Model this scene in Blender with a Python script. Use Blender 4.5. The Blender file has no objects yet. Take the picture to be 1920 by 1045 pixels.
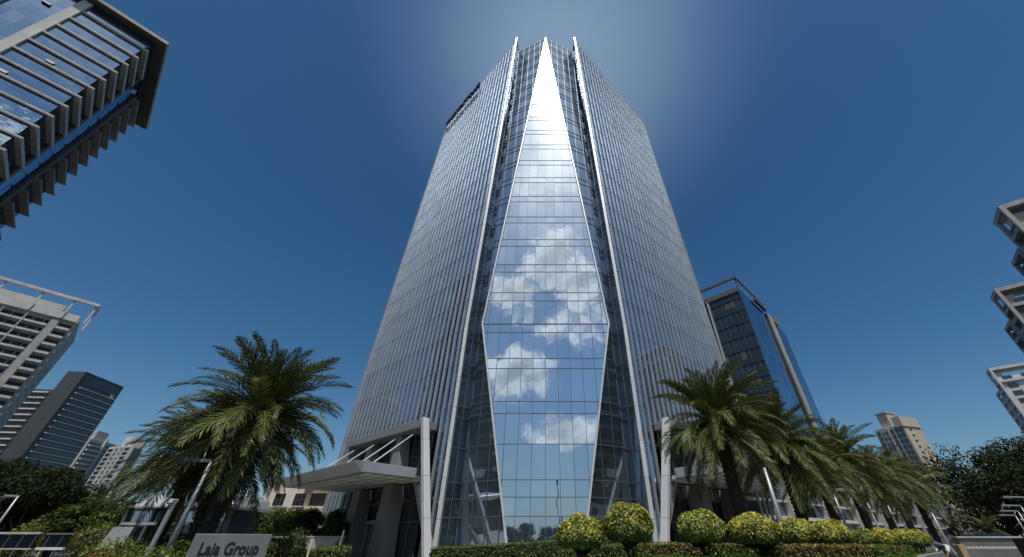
import bpy, bmesh, math, random
import numpy as np
from mathutils import Vector, Matrix
random.seed(7); RNG = np.random.default_rng(11)
S = bpy.context.scene
COL = S.collection
EYE = 1.6
R = math.radians
PI = math.pi

# ------------------------------------------------------------------ helpers
def tag(o, label=None, cat=None, group=None, kind=None):
    if label: o['label'] = label
    if cat: o['category'] = cat
    if group: o['group'] = group
    if kind: o['kind'] = kind
    return o

def empty(name, loc=(0, 0, 0), rz=0.0):
    o = bpy.data.objects.new(name, None); COL.objects.link(o)
    o.location = loc; o.rotation_euler = (0, 0, rz); o.empty_display_size = .2
    return o

def link(name, data, parent=None):
    o = bpy.data.objects.new(name, data); COL.objects.link(o)
    if parent is not None: o.parent = parent
    return o

def copy_tree(o, parent=None):
    c = o.copy(); COL.objects.link(c)
    if parent is not None: c.parent = parent
    for ch in list(o.children): copy_tree(ch, c)
    return c

class MB:
    """collects faces, builds one mesh"""
    def __init__(s): s.v = []; s.f = []; s.m = []; s.c = []
    def face(s, pts, mi=0, col=None):
        n = len(s.v); s.v += [tuple(p) for p in pts]; s.f.append(tuple(range(n, n+len(pts)))); s.m.append(mi); s.c.append(col)
    def hexa(s, p, mi=0, col=None):
        # p: 8 points, 0-3 bottom loop, 4-7 top loop
        n = len(s.v); s.v += [tuple(q) for q in p]
        for f in ((0,3,2,1),(4,5,6,7),(0,1,5,4),(1,2,6,5),(2,3,7,6),(3,0,4,7)):
            s.f.append(tuple(n+i for i in f)); s.m.append(mi); s.c.append(col)
    def box(s, x0, x1, y0, y1, z0, z1, mi=0, col=None):
        s.hexa([(x0,y0,z0),(x1,y0,z0),(x1,y1,z0),(x0,y1,z0),(x0,y0,z1),(x1,y0,z1),(x1,y1,z1),(x0,y1,z1)], mi, col)
    def bar(s, a, b, side, out, w, d, mi=0, w2=None, back=.02):
        """box from a to b; side = unit width direction, out = unit depth direction"""
        a = Vector(a); b = Vector(b); side = Vector(side); out = Vector(out)
        w2 = w if w2 is None else w2
        def loop(p, ww): return [p-side*ww/2-out*back, p+side*ww/2-out*back, p+side*ww/2+out*d, p-side*ww/2+out*d]
        s.hexa(loop(a, w)+loop(b, w2), mi)
    def tube(s, pts, rad, n=8, mi=0, cap=True):
        pts = [Vector(p) for p in pts]
        if not hasattr(rad, '__len__'): rad = [rad]*len(pts)
        rings = []
        for i, p in enumerate(pts):
            d = (pts[min(i+1, len(pts)-1)]-pts[max(i-1, 0)]).normalized()
            u = d.cross(Vector((0, 0, 1)) if abs(d.z) < .95 else Vector((1, 0, 0))).normalized(); w = d.cross(u)
            k = len(s.v)
            for j in range(n):
                a = 2*PI*j/n; q = p+u*math.cos(a)*rad[i]+w*math.sin(a)*rad[i]; s.v.append(tuple(q))
            rings.append(k)
        for i in range(len(rings)-1):
            for j in range(n):
                s.f.append((rings[i]+j, rings[i]+(j+1) % n, rings[i+1]+(j+1) % n, rings[i+1]+j)); s.m.append(mi); s.c.append(None)
        if cap:
            s.f.append(tuple(rings[0]+j for j in range(n))[::-1]); s.m.append(mi); s.c.append(None)
            s.f.append(tuple(rings[-1]+j for j in range(n))); s.m.append(mi); s.c.append(None)
    def build(s, name, mats, parent=None, smooth=False, bevel=0):
        me = bpy.data.meshes.new(name)
        me.from_pydata(s.v, [], s.f)
        if not isinstance(mats, (list, tuple)): mats = [mats]
        for m in mats: me.materials.append(m)
        if len(mats) > 1: me.polygons.foreach_set('material_index', s.m)
        if any(c is not None for c in s.c):
            at = me.color_attributes.new('Col', 'FLOAT_COLOR', 'CORNER')
            buf = []
            for f, c in zip(s.f, s.c):
                c = c or (1, 1, 1)
                buf += list((c[0], c[1], c[2], 1))*len(f)
            at.data.foreach_set('color', buf)
        if smooth: me.polygons.foreach_set('use_smooth', [True]*len(s.f))
        me.update()
        o = link(name, me, parent)
        if bevel:
            b = o.modifiers.new('bevel', 'BEVEL'); b.width = bevel; b.segments = 2; b.limit_method = 'ANGLE'
        return o

# ------------------------------------------------------------------ materials
def newmat(name):
    m = bpy.data.materials.new(name); m.use_nodes = True
    nt = m.node_tree; nt.nodes.clear()
    out = nt.nodes.new('ShaderNodeOutputMaterial')
    return m, nt, out

def N(nt, t, **kw):
    n = nt.nodes.new(t)
    for k, v in kw.items():
        if k == 'op': n.operation = v
        elif hasattr(n, k): setattr(n, k, v)
    return n

def math_n(nt, op, a, b=None, c=None, clamp=False):
    n = nt.nodes.new('ShaderNodeMath'); n.operation = op; n.use_clamp = clamp
    for i, x in enumerate((a, b, c)):
        if x is None: continue
        if isinstance(x, (int, float)): n.inputs[i].default_value = x
        else: nt.links.new(x, n.inputs[i])
    return n.outputs[0]

def mixcol(nt, fac, a, b, mode='MIX'):
    n = nt.nodes.new('ShaderNodeMix'); n.data_type = 'RGBA'; n.blend_type = mode
    for i, x in ((0, fac), (6, a), (7, b)):
        if isinstance(x, (int, float)): n.inputs[i].default_value = x
        elif isinstance(x, (tuple, list)): n.inputs[i].default_value = (*x[:3], 1)
        else: nt.links.new(x, n.inputs[i])
    return n.outputs[2]

def noise(nt, vec, scale, detail=4, rough=.55, dist=0):
    n = nt.nodes.new('ShaderNodeTexNoise'); n.inputs['Scale'].default_value = scale
    n.inputs['Detail'].default_value = detail; n.inputs['Roughness'].default_value = rough; n.inputs['Distortion'].default_value = dist
    if vec is not None: nt.links.new(vec, n.inputs['Vector'])
    return n.outputs['Fac']

def principled(nt, out, base, rough=.6, metal=0., spec=.5, bump=None, bstr=.2, bdist=.02):
    p = nt.nodes.new('ShaderNodeBsdfPrincipled')
    for key, x in (('Base Color', base), ('Roughness', rough), ('Metallic', metal)):
        if isinstance(x, (tuple, list)): p.inputs[key].default_value = (*x[:3], 1)
        elif isinstance(x, (int, float)): p.inputs[key].default_value = x
        else: nt.links.new(x, p.inputs[key])
    p.inputs['Specular IOR Level'].default_value = spec
    if bump is not None:
        b = nt.nodes.new('ShaderNodeBump'); b.inputs['Strength'].default_value = bstr; b.inputs['Distance'].default_value = bdist
        nt.links.new(bump, b.inputs['Height']); nt.links.new(b.outputs[0], p.inputs['Normal'])
    nt.links.new(p.outputs[0], out.inputs['Surface'])
    return p

def mat_plain(name, col, rough=.6, metal=0., var=.25, scale=.8, spec=.4, streak=True, bump=.15):
    """painted / stone surface with weathering blotches and streaks"""
    m, nt, out = newmat(name)
    tc = N(nt, 'ShaderNodeTexCoord'); ob = tc.outputs['Object']
    n1 = noise(nt, ob, scale, 5)
    mp = N(nt, 'ShaderNodeMapping'); mp.inputs['Scale'].default_value = (1.6, 1.6, .12); nt.links.new(ob, mp.inputs['Vector'])
    n2 = noise(nt, mp.outputs[0], scale*1.5, 4)
    f = math_n(nt, 'ADD', math_n(nt, 'MULTIPLY', n1, .5), math_n(nt, 'MULTIPLY', n2 if streak else n1, .5))
    r = N(nt, 'ShaderNodeMapRange'); r.inputs[1].default_value = .35; r.inputs[2].default_value = .65; nt.links.new(f, r.inputs[0])
    lo = tuple(c*(1-var) for c in col); hi = tuple(min(1, c*(1+var*.35)) for c in col)
    c = mixcol(nt, r.outputs[0], lo, hi)
    n3 = noise(nt, ob, scale*30, 3)
    principled(nt, out, c, rough, metal, spec, n3, bump, .01)
    return m

def mat_glass_tint(name, c1, c2, rough=.02, metal=1., halo=0., halo_rough=.16, wav=.02, wscale=.6):
    """coated mirror glass: metallic reflection, per pane tint from attribute Col"""
    m, nt, out = newmat(name)
    at = N(nt, 'ShaderNodeAttribute'); at.attribute_name = 'Col'
    sep = N(nt, 'ShaderNodeSeparateColor'); nt.links.new(at.outputs['Color'], sep.inputs[0])
    tc = N(nt, 'ShaderNodeTexCoord')
    c = mixcol(nt, sep.outputs[0], c1, c2)
    dirt = noise(nt, tc.outputs['Object'], .5, 5)
    c = mixcol(nt, math_n(nt, 'MULTIPLY', dirt, .25), c, tuple(x*.75 for x in c1))
    wv = noise(nt, tc.outputs['Object'], wscale, 2)
    b = N(nt, 'ShaderNodeBump'); b.inputs['Strength'].default_value = 1; b.inputs['Distance'].default_value = wav
    nt.links.new(wv, b.inputs['Height'])
    g = N(nt, 'ShaderNodeBsdfGlossy'); g.inputs['Roughness'].default_value = rough
    nt.links.new(c, g.inputs['Color']); nt.links.new(b.outputs[0], g.inputs['Normal'])
    d = N(nt, 'ShaderNodeBsdfDiffuse'); d.inputs['Color'].default_value = (.05, .075, .1, 1)
    mx = N(nt, 'ShaderNodeMixShader'); mx.inputs[0].default_value = .9
    nt.links.new(d.outputs[0], mx.inputs[1]); nt.links.new(g.outputs[0], mx.inputs[2])
    last = mx.outputs[0]
    if halo > 0:
        g2 = N(nt, 'ShaderNodeBsdfGlossy'); g2.inputs['Roughness'].default_value = halo_rough
        nt.links.new(c, g2.inputs['Color'])
        m2 = N(nt, 'ShaderNodeMixShader'); m2.inputs[0].default_value = halo
        nt.links.new(last, m2.inputs[1]); nt.links.new(g2.outputs[0], m2.inputs[2]); last = m2.outputs[0]
    nt.links.new(last, out.inputs['Surface'])
    return m

def mat_dark_glass(name, col=(.012, .016, .02), rough=.06, spec=.9):
    m, nt, out = newmat(name)
    tc = N(nt, 'ShaderNodeTexCoord')
    n1 = noise(nt, tc.outputs['Object'], .35, 3)
    c = mixcol(nt, n1, col, tuple(x*2.2 for x in col))
    wv = noise(nt, tc.outputs['Object'], .5, 2)
    principled(nt, out, c, rough, 0, spec, wv, .4, .02)
    return m

def mat_leaf(name, base=(.08, .11, .03), transl=.25, rough=.5, useattr=True, spec=.3):
    m, nt, out = newmat(name)
    if useattr:
        at = N(nt, 'ShaderNodeAttribute'); at.attribute_name = 'Col'; c = at.outputs['Color']
        hs = N(nt, 'ShaderNodeHueSaturation'); nt.links.new(c, hs.inputs['Color'])
        oi = N(nt, 'ShaderNodeObjectInfo')
        nt.links.new(math_n(nt, 'MULTIPLY_ADD', oi.outputs['Random'], .45, .8), hs.inputs['Value'])
        c = hs.outputs[0]
    else:
        tc = N(nt, 'ShaderNodeTexCoord')
        c = mixcol(nt, noise(nt, tc.outputs['Object'], 3, 4), tuple(x*.5 for x in base), tuple(x*1.4 for x in base))
    p = nt.nodes.new('ShaderNodeBsdfPrincipled'); nt.links.new(c, p.inputs['Base Color'])
    p.inputs['Roughness'].default_value = rough; p.inputs['Specular IOR Level'].default_value = spec
    t = N(nt, 'ShaderNodeBsdfTranslucent'); nt.links.new(c, t.inputs['Color'])
    mx = N(nt, 'ShaderNodeMixShader'); mx.inputs[0].default_value = transl
    nt.links.new(p.outputs[0], mx.inputs[1]); nt.links.new(t.outputs[0], mx.inputs[2]); nt.links.new(mx.outputs[0], out.inputs['Surface'])
    return m

def mat_grid(name, col, line, sx, sy, sz, lw=.03, rough=.6, metal=0, var=.2):
    """panels with joints in object space"""
    m, nt, out = newmat(name)
    tc = N(nt, 'ShaderNodeTexCoord'); sp = N(nt, 'ShaderNodeSeparateXYZ'); nt.links.new(tc.outputs['Object'], sp.inputs[0])
    fac = None
    cells = []
    for i, s_ in enumerate((sx, sy, sz)):
        if not s_: continue
        q = math_n(nt, 'DIVIDE', sp.outputs[i], s_)
        fr = math_n(nt, 'FRACT', q); cells.append((i, math_n(nt, 'FLOOR', q)))
        l = math_n(nt, 'LESS_THAN', fr, lw/s_)
        fac = l if fac is None else math_n(nt, 'MAXIMUM', fac, l)
    cb = N(nt, 'ShaderNodeCombineXYZ')
    for i, c in cells: nt.links.new(c, cb.inputs[i])
    wn = N(nt, 'ShaderNodeTexWhiteNoise'); nt.links.new(cb.outputs[0], wn.inputs[0])
    n1 = noise(nt, tc.outputs['Object'], 1.1, 5)
    f2 = math_n(nt, 'ADD', math_n(nt, 'MULTIPLY', wn.outputs[0], .5), math_n(nt, 'MULTIPLY', n1, .5))
    c = mixcol(nt, f2, tuple(x*(1-var) for x in col), tuple(min(1, x*(1+var)) for x in col))
    c = mixcol(nt, fac, c, line)
    principled(nt, out, c, rough, metal, .5)
    return m

M = {}
M['glass_c'] = mat_glass_tint('mirror_glass_centre', (.66, .75, .84), (.80, .87, .93), rough=.012, halo=.15, halo_rough=.19, wav=.011, wscale=.4)
M['glass_f'] = mat_glass_tint('mirror_glass_side', (.36, .46, .57), (.50, .60, .71), rough=.012, halo=.26, halo_rough=.3, wav=.005, wscale=.4)
M['glass_w'] = mat_glass_tint('mirror_glass_wing', (.30, .42, .56), (.52, .64, .78), rough=.02, halo=.08, halo_rough=.35, wav=.02)
M['alu'] = mat_plain('brushed_aluminium', (.50, .52, .54), .48, .55, .18, .6, bump=.03)
M['alu_dark'] = mat_plain('grey_aluminium', (.10, .108, .115), .5, .1, .15, .7, bump=.03)
M['alu_bright'] = mat_grid('bright_cladding', (.58, .59, .60), (.12, .12, .12), 0, 0, 3.1, .035, .45, .25, .14)
M['panel'] = mat_grid('metal_panels', (.27, .29, .305), (.1, .1, .1), 0, 0, 2.4, .03, .4, .3, .1)
M['stone'] = mat_grid('stone_panels', (.19, .195, .2), (.1, .1, .1), 0, 0, 1.5, .03, .55, 0, .12)
M['soffit'] = mat_grid('soffit_panels', (.62, .65, .58), (.05, .055, .05), 1.9, 1.25, 0, .16, .5, 0, .35)
M['dark_glass'] = mat_dark_glass('dark_glass')
M['blue_glass'] = mat_glass_tint('blue_glass', (.42, .50, .60), (.56, .64, .74), rough=.03, wav=.02)
M['dim_glass'] = mat_dark_glass('dim_glass', (.02, .03, .04), .08, .9)
M['concrete'] = mat_plain('grey_concrete', (.43, .415, .39), .8, 0, .3, .35)
M['concrete_d'] = mat_plain('dark_concrete', (.13, .13, .125), .8, 0, .3, .3)
M['white_p'] = mat_plain('white_paint', (.62, .61, .58), .7, 0, .25, .25)
M['beige'] = mat_plain('beige_paint', (.5, .44, .35), .75, 0, .2, .25)
M['beige_l'] = mat_plain('cream_paint', (.66, .58, .5), .75, 0, .18, .3)
M['ochre'] = mat_plain('ochre_paint', (.33, .24, .12), .75, 0, .3, .3)
M['charcoal'] = mat_plain('charcoal_cladding', (.075, .08, .085), .5, .2, .2, .3)
M['sign'] = mat_plain('sign_slab', (.25, .26, .275), .45, .3, .15, .9)
M['black'] = mat_plain('black_paint', (.015, .015, .016), .5, 0, .2)
M['pole'] = mat_plain('galvanised_pole', (.36, .38, .40), .4, .4, .15, 1.2)
M['asphalt'] = mat_plain('asphalt', (.055, .055, .057), .9, 0, .3, .3, streak=False, bump=.5)
M['paving'] = mat_grid('paving', (.34, .33, .31), (.08, .08, .08), .6, .6, 0, .02, .85, 0, .15)
M['curb'] = mat_plain('kerb_concrete', (.2, .2, .19), .85, 0, .3, .8)
M['bark'] = mat_plain('bark', (.075, .06, .045), .9, 0, .4, 4, bump=.6)
M['palmbark'] = mat_plain('palm_bark', (.065, .055, .04), .9, 0, .5, 5, bump=.7)
M['leaf'] = mat_leaf('leaves'); M['tree_leaf'] = mat_leaf('tree_leaves', rough=.65, spec=.12); M['frond'] = mat_leaf('palm_leaflets', transl=.15, rough=.4)
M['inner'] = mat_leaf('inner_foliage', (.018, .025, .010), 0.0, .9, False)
M['soil'] = mat_plain('soil', (.05, .04, .03), .95, 0, .4, 2, streak=False)
M['red'] = mat_plain('red_paint', (.45, .03, .03), .45, 0, .2, 2)
M['tan'] = mat_plain('tan_wood', (.42, .3, .17), .7, 0, .3, 3)
M['blue_p'] = mat_plain('blue_cloth', (.03, .12, .32), .8, 0, .25, 5)
M['white_cloth'] = mat_plain('white_cloth', (.68, .68, .68), .85, 0, .2, 5)
M['dark_cloth'] = mat_plain('dark_cloth', (.03, .035, .05), .85, 0, .25, 5)
M['skin'] = mat_plain('skin', (.22, .12, .075), .6, 0, .1, 5)
M['hair'] = mat_plain('hair', (.012, .01, .009), .6, 0, .1, 5)
M['gold'] = mat_plain('gold_letters', (.45, .28, .05), .4, .3, .1, 2)

def lawn_mat():
    m, nt, out = newmat('lawn'); tc = N(nt, 'ShaderNodeTexCoord')
    n1 = noise(nt, tc.outputs['Object'], 1.3, 5); n2 = noise(nt, tc.outputs['Object'], 40, 3)
    c = mixcol(nt, n1, (.05, .10, .012), (.10, .17, .022))
    c = mixcol(nt, math_n(nt, 'MULTIPLY', n2, .5), c, (.03, .05, .01))
    principled(nt, out, c, .8, 0, .2, n2, .8, .05); return m
M['lawn'] = lawn_mat()

# ------------------------------------------------------------------ camera, light, world
FPX = 681.7
cam = bpy.data.cameras.new('camera'); camo = bpy.data.objects.new('camera', cam); COL.objects.link(camo)
cam.sensor_width = 36; cam.lens = FPX*36/1920; cam.shift_x = -63/1920
cam.clip_start = .1; cam.clip_end = 6000
PITCH = math.atan(493/FPX)
camo.location = (0, 0, EYE); camo.rotation_euler = (PI/2+PITCH, 0, 0)
S.camera = camo
CT, ST = math.cos(PITCH), math.sin(PITCH)
def PX(x, y, Y):
    """world point on the plane Y = const seen at photograph pixel x, y (for sizing only)"""
    up = (522.5-y)/FPX; dy = CT-up*ST; dz = ST+up*CT; k = Y/dy
    return Vector(((x-1023)/FPX*k, Y, EYE+dz*k))

SUN = Vector((.0513, -.460, 1.0706)).normalized()
sun = bpy.data.lights.new('sun', 'SUN'); sun.energy = 3.6; sun.angle = R(.5); sun.color = (1, .95, .87)
suno = bpy.data.objects.new('sun', sun); COL.objects.link(suno); suno.rotation_euler = SUN.to_track_quat('Z', 'Y').to_euler(); suno.location = (0, -40, 80)

def build_world():
    w = bpy.data.worlds.new('World'); S.world = w; w.use_nodes = True
    nt = w.node_tree; nt.nodes.clear()
    out = N(nt, 'ShaderNodeOutputWorld'); bg = N(nt, 'ShaderNodeBackground'); nt.links.new(bg.outputs[0], out.inputs[0])
    bg.inputs['Strength'].default_value = .05
    sky = N(nt, 'ShaderNodeTexSky'); sky.sky_type = 'NISHITA'; sky.sun_disc = False
    sky.sun_elevation = math.asin(SUN.z); sky.sun_rotation = math.atan2(SUN.x, SUN.y) % (2*PI)
    sky.altitude = 0; sky.air_density = 1.0; sky.dust_density = .6; sky.ozone_density = 3.0
    hs = N(nt, 'ShaderNodeHueSaturation'); hs.inputs['Saturation'].default_value = 1.24; hs.inputs['Value'].default_value = 1.48; nt.links.new(sky.outputs[0], hs.inputs['Color'])
    skyc = mixcol(nt, 1.0, hs.outputs[0], (.90, 1.05, 1.04), 'MULTIPLY')
    tc = N(nt, 'ShaderNodeTexCoord'); sp = N(nt, 'ShaderNodeSeparateXYZ'); nt.links.new(tc.outputs['Generated'], sp.inputs[0])
    x, y, z = sp.outputs
    ny = math_n(nt, 'MAXIMUM', math_n(nt, 'MULTIPLY', y, -1), .05)
    qx = math_n(nt, 'DIVIDE', x, ny); qz = math_n(nt, 'DIVIDE', z, ny)
    rear = N(nt, 'ShaderNodeMapRange'); rear.inputs[1].default_value = .05; rear.inputs[2].default_value = .25
    nt.links.new(math_n(nt, 'MULTIPLY', y, -1), rear.inputs[0])
    cb = N(nt, 'ShaderNodeCombineXYZ'); nt.links.new(qx, cb.inputs[0]); nt.links.new(qz, cb.inputs[1])
    q = cb.outputs[0]
    nz = noise(nt, q, 9.0, 8, .62, .3)
    nb = noise(nt, q, 3.2, 5, .55, .4)
    # clouds (centre, radii) behind the viewer
    field = None
    for cx, cz, rx, rz, amp in ((.02, .82, .12, .17, 1), (-.12, .68, .13, .09, 1), (.13, .70, .12, .13, 1), (.11, .55, .18, .08, .7),
                                (-.085, .385, .12, .085, 1), (.055, .235, .11, .05, 1), (-.4, .55, .22, .16, .8), (.62, .5, .3, .2, .8),
                                (.5, .25, .3, .08, .8), (-.8, .3, .3, .1, .8), (.0, 1.22, .13, .12, .85)):
        a = math_n(nt, 'POWER', math_n(nt, 'DIVIDE', math_n(nt, 'SUBTRACT', qx, cx), rx), 2)
        b = math_n(nt, 'POWER', math_n(nt, 'DIVIDE', math_n(nt, 'SUBTRACT', qz, cz), rz), 2)
        d = math_n(nt, 'SUBTRACT', 1, math_n(nt, 'SQRT', math_n(nt, 'ADD', a, b)))
        d = math_n(nt, 'MULTIPLY', d, amp)
        field = d if field is None else math_n(nt, 'MAXIMUM', field, d)
    field = math_n(nt, 'MAXIMUM', field, -1)
    dens = math_n(nt, 'ADD', field, math_n(nt, 'MULTIPLY', math_n(nt, 'SUBTRACT', nz, .5), 2.6))
    dens = math_n(nt, 'ADD', dens, math_n(nt, 'MULTIPLY', math_n(nt, 'SUBTRACT', nb, .5), 1.0))
    mr = N(nt, 'ShaderNodeMapRange'); mr.interpolation_type = 'SMOOTHSTEP'; mr.inputs[1].default_value = -.08; mr.inputs[2].default_value = .55; nt.links.new(dens, mr.inputs[0])
    # lit top, grey belly
    cb2 = N(nt, 'ShaderNodeCombineXYZ'); nt.links.new(qx, cb2.inputs[0]); nt.links.new(math_n(nt, 'ADD', qz, .045), cb2.inputs[1])
    nz2 = noise(nt, cb2.outputs[0], 9.0, 6, .6, .3)
    lit = math_n(nt, 'MULTIPLY_ADD', math_n(nt, 'SUBTRACT', nz, nz2), 3.0, .55, clamp=True)
    core = N(nt, 'ShaderNodeMapRange'); core.inputs[1].default_value = .3; core.inputs[2].default_value = 1.1; nt.links.new(dens, core.inputs[0])
    lit = math_n(nt, 'SUBTRACT', lit, math_n(nt, 'MULTIPLY', core.outputs[0], .45), clamp=True)
    ccol = mixcol(nt, lit, (7.2, 8.6, 10.0), (19.0, 20.0, 21.0))
    # hazy bright air and thin cloud towards the sun
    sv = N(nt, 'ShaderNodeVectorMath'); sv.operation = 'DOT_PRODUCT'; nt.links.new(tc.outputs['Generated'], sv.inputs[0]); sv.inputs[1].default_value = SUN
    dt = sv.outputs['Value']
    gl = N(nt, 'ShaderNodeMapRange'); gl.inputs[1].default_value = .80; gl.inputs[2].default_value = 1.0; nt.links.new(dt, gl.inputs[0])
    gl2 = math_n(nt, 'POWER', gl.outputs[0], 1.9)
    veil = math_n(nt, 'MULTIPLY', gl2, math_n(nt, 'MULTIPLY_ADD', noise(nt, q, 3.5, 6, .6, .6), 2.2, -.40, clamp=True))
    hz = N(nt, 'ShaderNodeMapRange'); hz.inputs[1].default_value = 1.4; hz.inputs[2].default_value = 0.0; nt.links.new(qz, hz.inputs[0])
    rear_f = math_n(nt, 'MULTIPLY', rear.outputs[0], .42)
    base = mixcol(nt, rear_f, skyc, (5.0, 7.6, 10.5))
    low = N(nt, 'ShaderNodeMapRange'); low.inputs[1].default_value = .3; low.inputs[2].default_value = 0.0; nt.links.new(z, low.inputs[0])
    base = mixcol(nt, math_n(nt, 'MULTIPLY', low.outputs[0], math_n(nt, 'MULTIPLY_ADD', rear.outputs[0], .45, .12)), base, (5.6, 7.0, 8.4))
    withc = mixcol(nt, math_n(nt, 'MULTIPLY', mr.outputs[0], rear.outputs[0]), base, ccol)
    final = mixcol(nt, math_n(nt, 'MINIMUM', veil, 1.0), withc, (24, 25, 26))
    # pale glow painted into the sky ahead, standing for glare at the tower top
    hv = N(nt, 'ShaderNodeVectorMath'); hv.operation = 'DOT_PRODUCT'; nt.links.new(tc.outputs['Generated'], hv.inputs[0]); hv.inputs[1].default_value = Vector((.0513, .46, 1.0706)).normalized()
    hr = N(nt, 'ShaderNodeMapRange'); hr.inputs[1].default_value = .85; hr.inputs[2].default_value = 1.0; nt.links.new(hv.outputs['Value'], hr.inputs[0])
    hf = math_n(nt, 'MULTIPLY', math_n(nt, 'POWER', hr.outputs[0], 3.5), math_n(nt, 'MULTIPLY_ADD', noise(nt, tc.outputs['Generated'], 3, 3, .5), .12, .25))
    final = mixcol(nt, hf, final, (12.5, 17.0, 20.5))
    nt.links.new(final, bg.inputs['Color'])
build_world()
S.view_settings.view_transform = 'Standard'; S.view_settings.look = 'None'; S.view_settings.exposure = 0; S.view_settings.gamma = 1
S.view_settings.use_curve_mapping = False
S.render.engine = 'CYCLES'
S.cycles.caustics_reflective = False; S.cycles.caustics_refractive = False
S.cycles.max_bounces = 6; S.cycles.diffuse_bounces = 2; S.cycles.glossy_bounces = 4; S.cycles.sample_clamp_indirect = 6
S.cycles.use_denoising = True

# ------------------------------------------------------------------ leaves
def mesh_arrays(name, verts, quads, cols, mat, parent=None):
    """verts (n,3), quads (m,4), cols (m,3)"""
    me = bpy.data.meshes.new(name)
    me.vertices.add(len(verts)); me.vertices.foreach_set('co', np.asarray(verts, np.float32).ravel())
    m = len(quads)
    me.loops.add(m*4); me.loops.foreach_set('vertex_index', np.asarray(quads, np.int32).ravel())
    me.polygons.add(m); me.polygons.foreach_set('loop_start', np.arange(0, m*4, 4, dtype=np.int32)); me.polygons.foreach_set('loop_total', np.full(m, 4, np.int32))
    me.update(calc_edges=True)
    at = me.color_attributes.new('Col', 'FLOAT_COLOR', 'CORNER')
    c4 = np.ones((m, 4), np.float32); c4[:, :3] = cols
    at.data.foreach_set('color', np.repeat(c4, 4, axis=0).ravel())
    me.materials.append(mat)
    return link(name, me, parent)

def leaf_quads(P, Nrm, size, aspect=.45, jit=.6):
    n = len(P)
    d = RNG.normal(size=(n, 3)); nn = Nrm+RNG.normal(size=(n, 3))*jit; nn /= np.linalg.norm(nn, axis=1)[:, None]
    t = np.cross(nn, d); t /= np.linalg.norm(t, axis=1)[:, None]; b = np.cross(nn, t)
    L = (size*(.6+.8*RNG.random(n)))[:, None] if np.ndim(size) else (size*(.6+.8*RNG.random(n)))[:, None]
    W = L*aspect
    V = np.stack([P-t*L/2, P+b*W/2+nn*L*.08, P+t*L/2, P-b*W/2+nn*L*.08], axis=1).reshape(-1, 3)
    Q = np.arange(4*n).reshape(n, 4)
    return V, Q

def palette(n, cols, w=None):
    cols = np.array(cols); i = RNG.choice(len(cols), n, p=w)
    return cols[i]*(.65+.7*RNG.random((n, 1)))

def sphere_pts(n):
    d = RNG.normal(size=(n, 3)); return d/np.linalg.norm(d, axis=1)[:, None]

GREENS = [(.045, .075, .016), (.07, .105, .022), (.028, .05, .014), (.10, .13, .03)]
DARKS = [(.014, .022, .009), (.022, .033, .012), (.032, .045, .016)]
YELLOWS = [(.46, .42, .05), (.55, .47, .07), (.30, .32, .045)]

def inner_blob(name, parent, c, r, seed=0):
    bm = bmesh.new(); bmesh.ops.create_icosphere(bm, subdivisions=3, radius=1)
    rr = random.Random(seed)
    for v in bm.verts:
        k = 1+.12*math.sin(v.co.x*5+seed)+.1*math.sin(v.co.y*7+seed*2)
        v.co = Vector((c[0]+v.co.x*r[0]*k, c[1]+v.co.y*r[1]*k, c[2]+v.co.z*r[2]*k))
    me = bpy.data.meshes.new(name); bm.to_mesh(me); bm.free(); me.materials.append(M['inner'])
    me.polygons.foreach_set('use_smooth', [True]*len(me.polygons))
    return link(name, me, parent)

def make_tree(name, loc, h, rad, label, cat='tree', group=None, cols=GREENS, leaf=.35, nblob=26, per=300, trunk_h=.35, flat=.75, seed=1, top_only=False):
    rr = random.Random(seed)
    root = empty(name, loc); tag(root, label, cat, group)
    t = MB(); th = h*trunk_h
    t.tube([(0, 0, -.1), (.1, .05, th*.6), (0, .1, th*1.05), (0, 0, h*.7)], [h*.032+.06, h*.024+.04, h*.02+.03, .04], 8)
    cz0 = th; ch = h-th
    P = []; Nn = []
    blobs = []
    for i in range(nblob):
        u = rr.random(); a = rr.random()*2*PI; zz = rr.random()**.8
        prof = math.sqrt(max(0.05, 1-(2*zz-.85)**2/1.6))
        r_ = rad*prof*math.sqrt(u)*.85
        c = Vector((math.cos(a)*r_, math.sin(a)*r_, cz0+ch*(.12+zz*.74)))
        br = rad*(.22+.2*rr.random())
        blobs.append((c, br))
        t.tube([(0, 0, th*.8+ch*zz*.35), tuple(c*.55+Vector((0, 0, th*.5+ch*zz*.2))), tuple(c)], [h*.012+.02, h*.007+.015, .015], 5)
    t.build('trunk', M['bark'], root)
    for c, br in blobs:
        n = per
        d = sphere_pts(n); k = (.55+.5*RNG.random((n, 1)))
        pts = np.array(c)+d*k*np.array([br, br, br*flat])
        P.append(pts); Nn.append(d+np.array([0, 0, .5]))
    P = np.concatenate(P); Nn = np.concatenate(Nn)
    V, Q = leaf_quads(P, Nn, leaf, .5, .7)
    # per clump tint
    bt = np.repeat(np.array([.65+.7*rr.random() for _ in blobs]), per)[:, None]
    C = palette(len(P), cols)*bt
    mesh_arrays('crown', V, Q, C, M['tree_leaf'], root)
    return root

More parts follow.
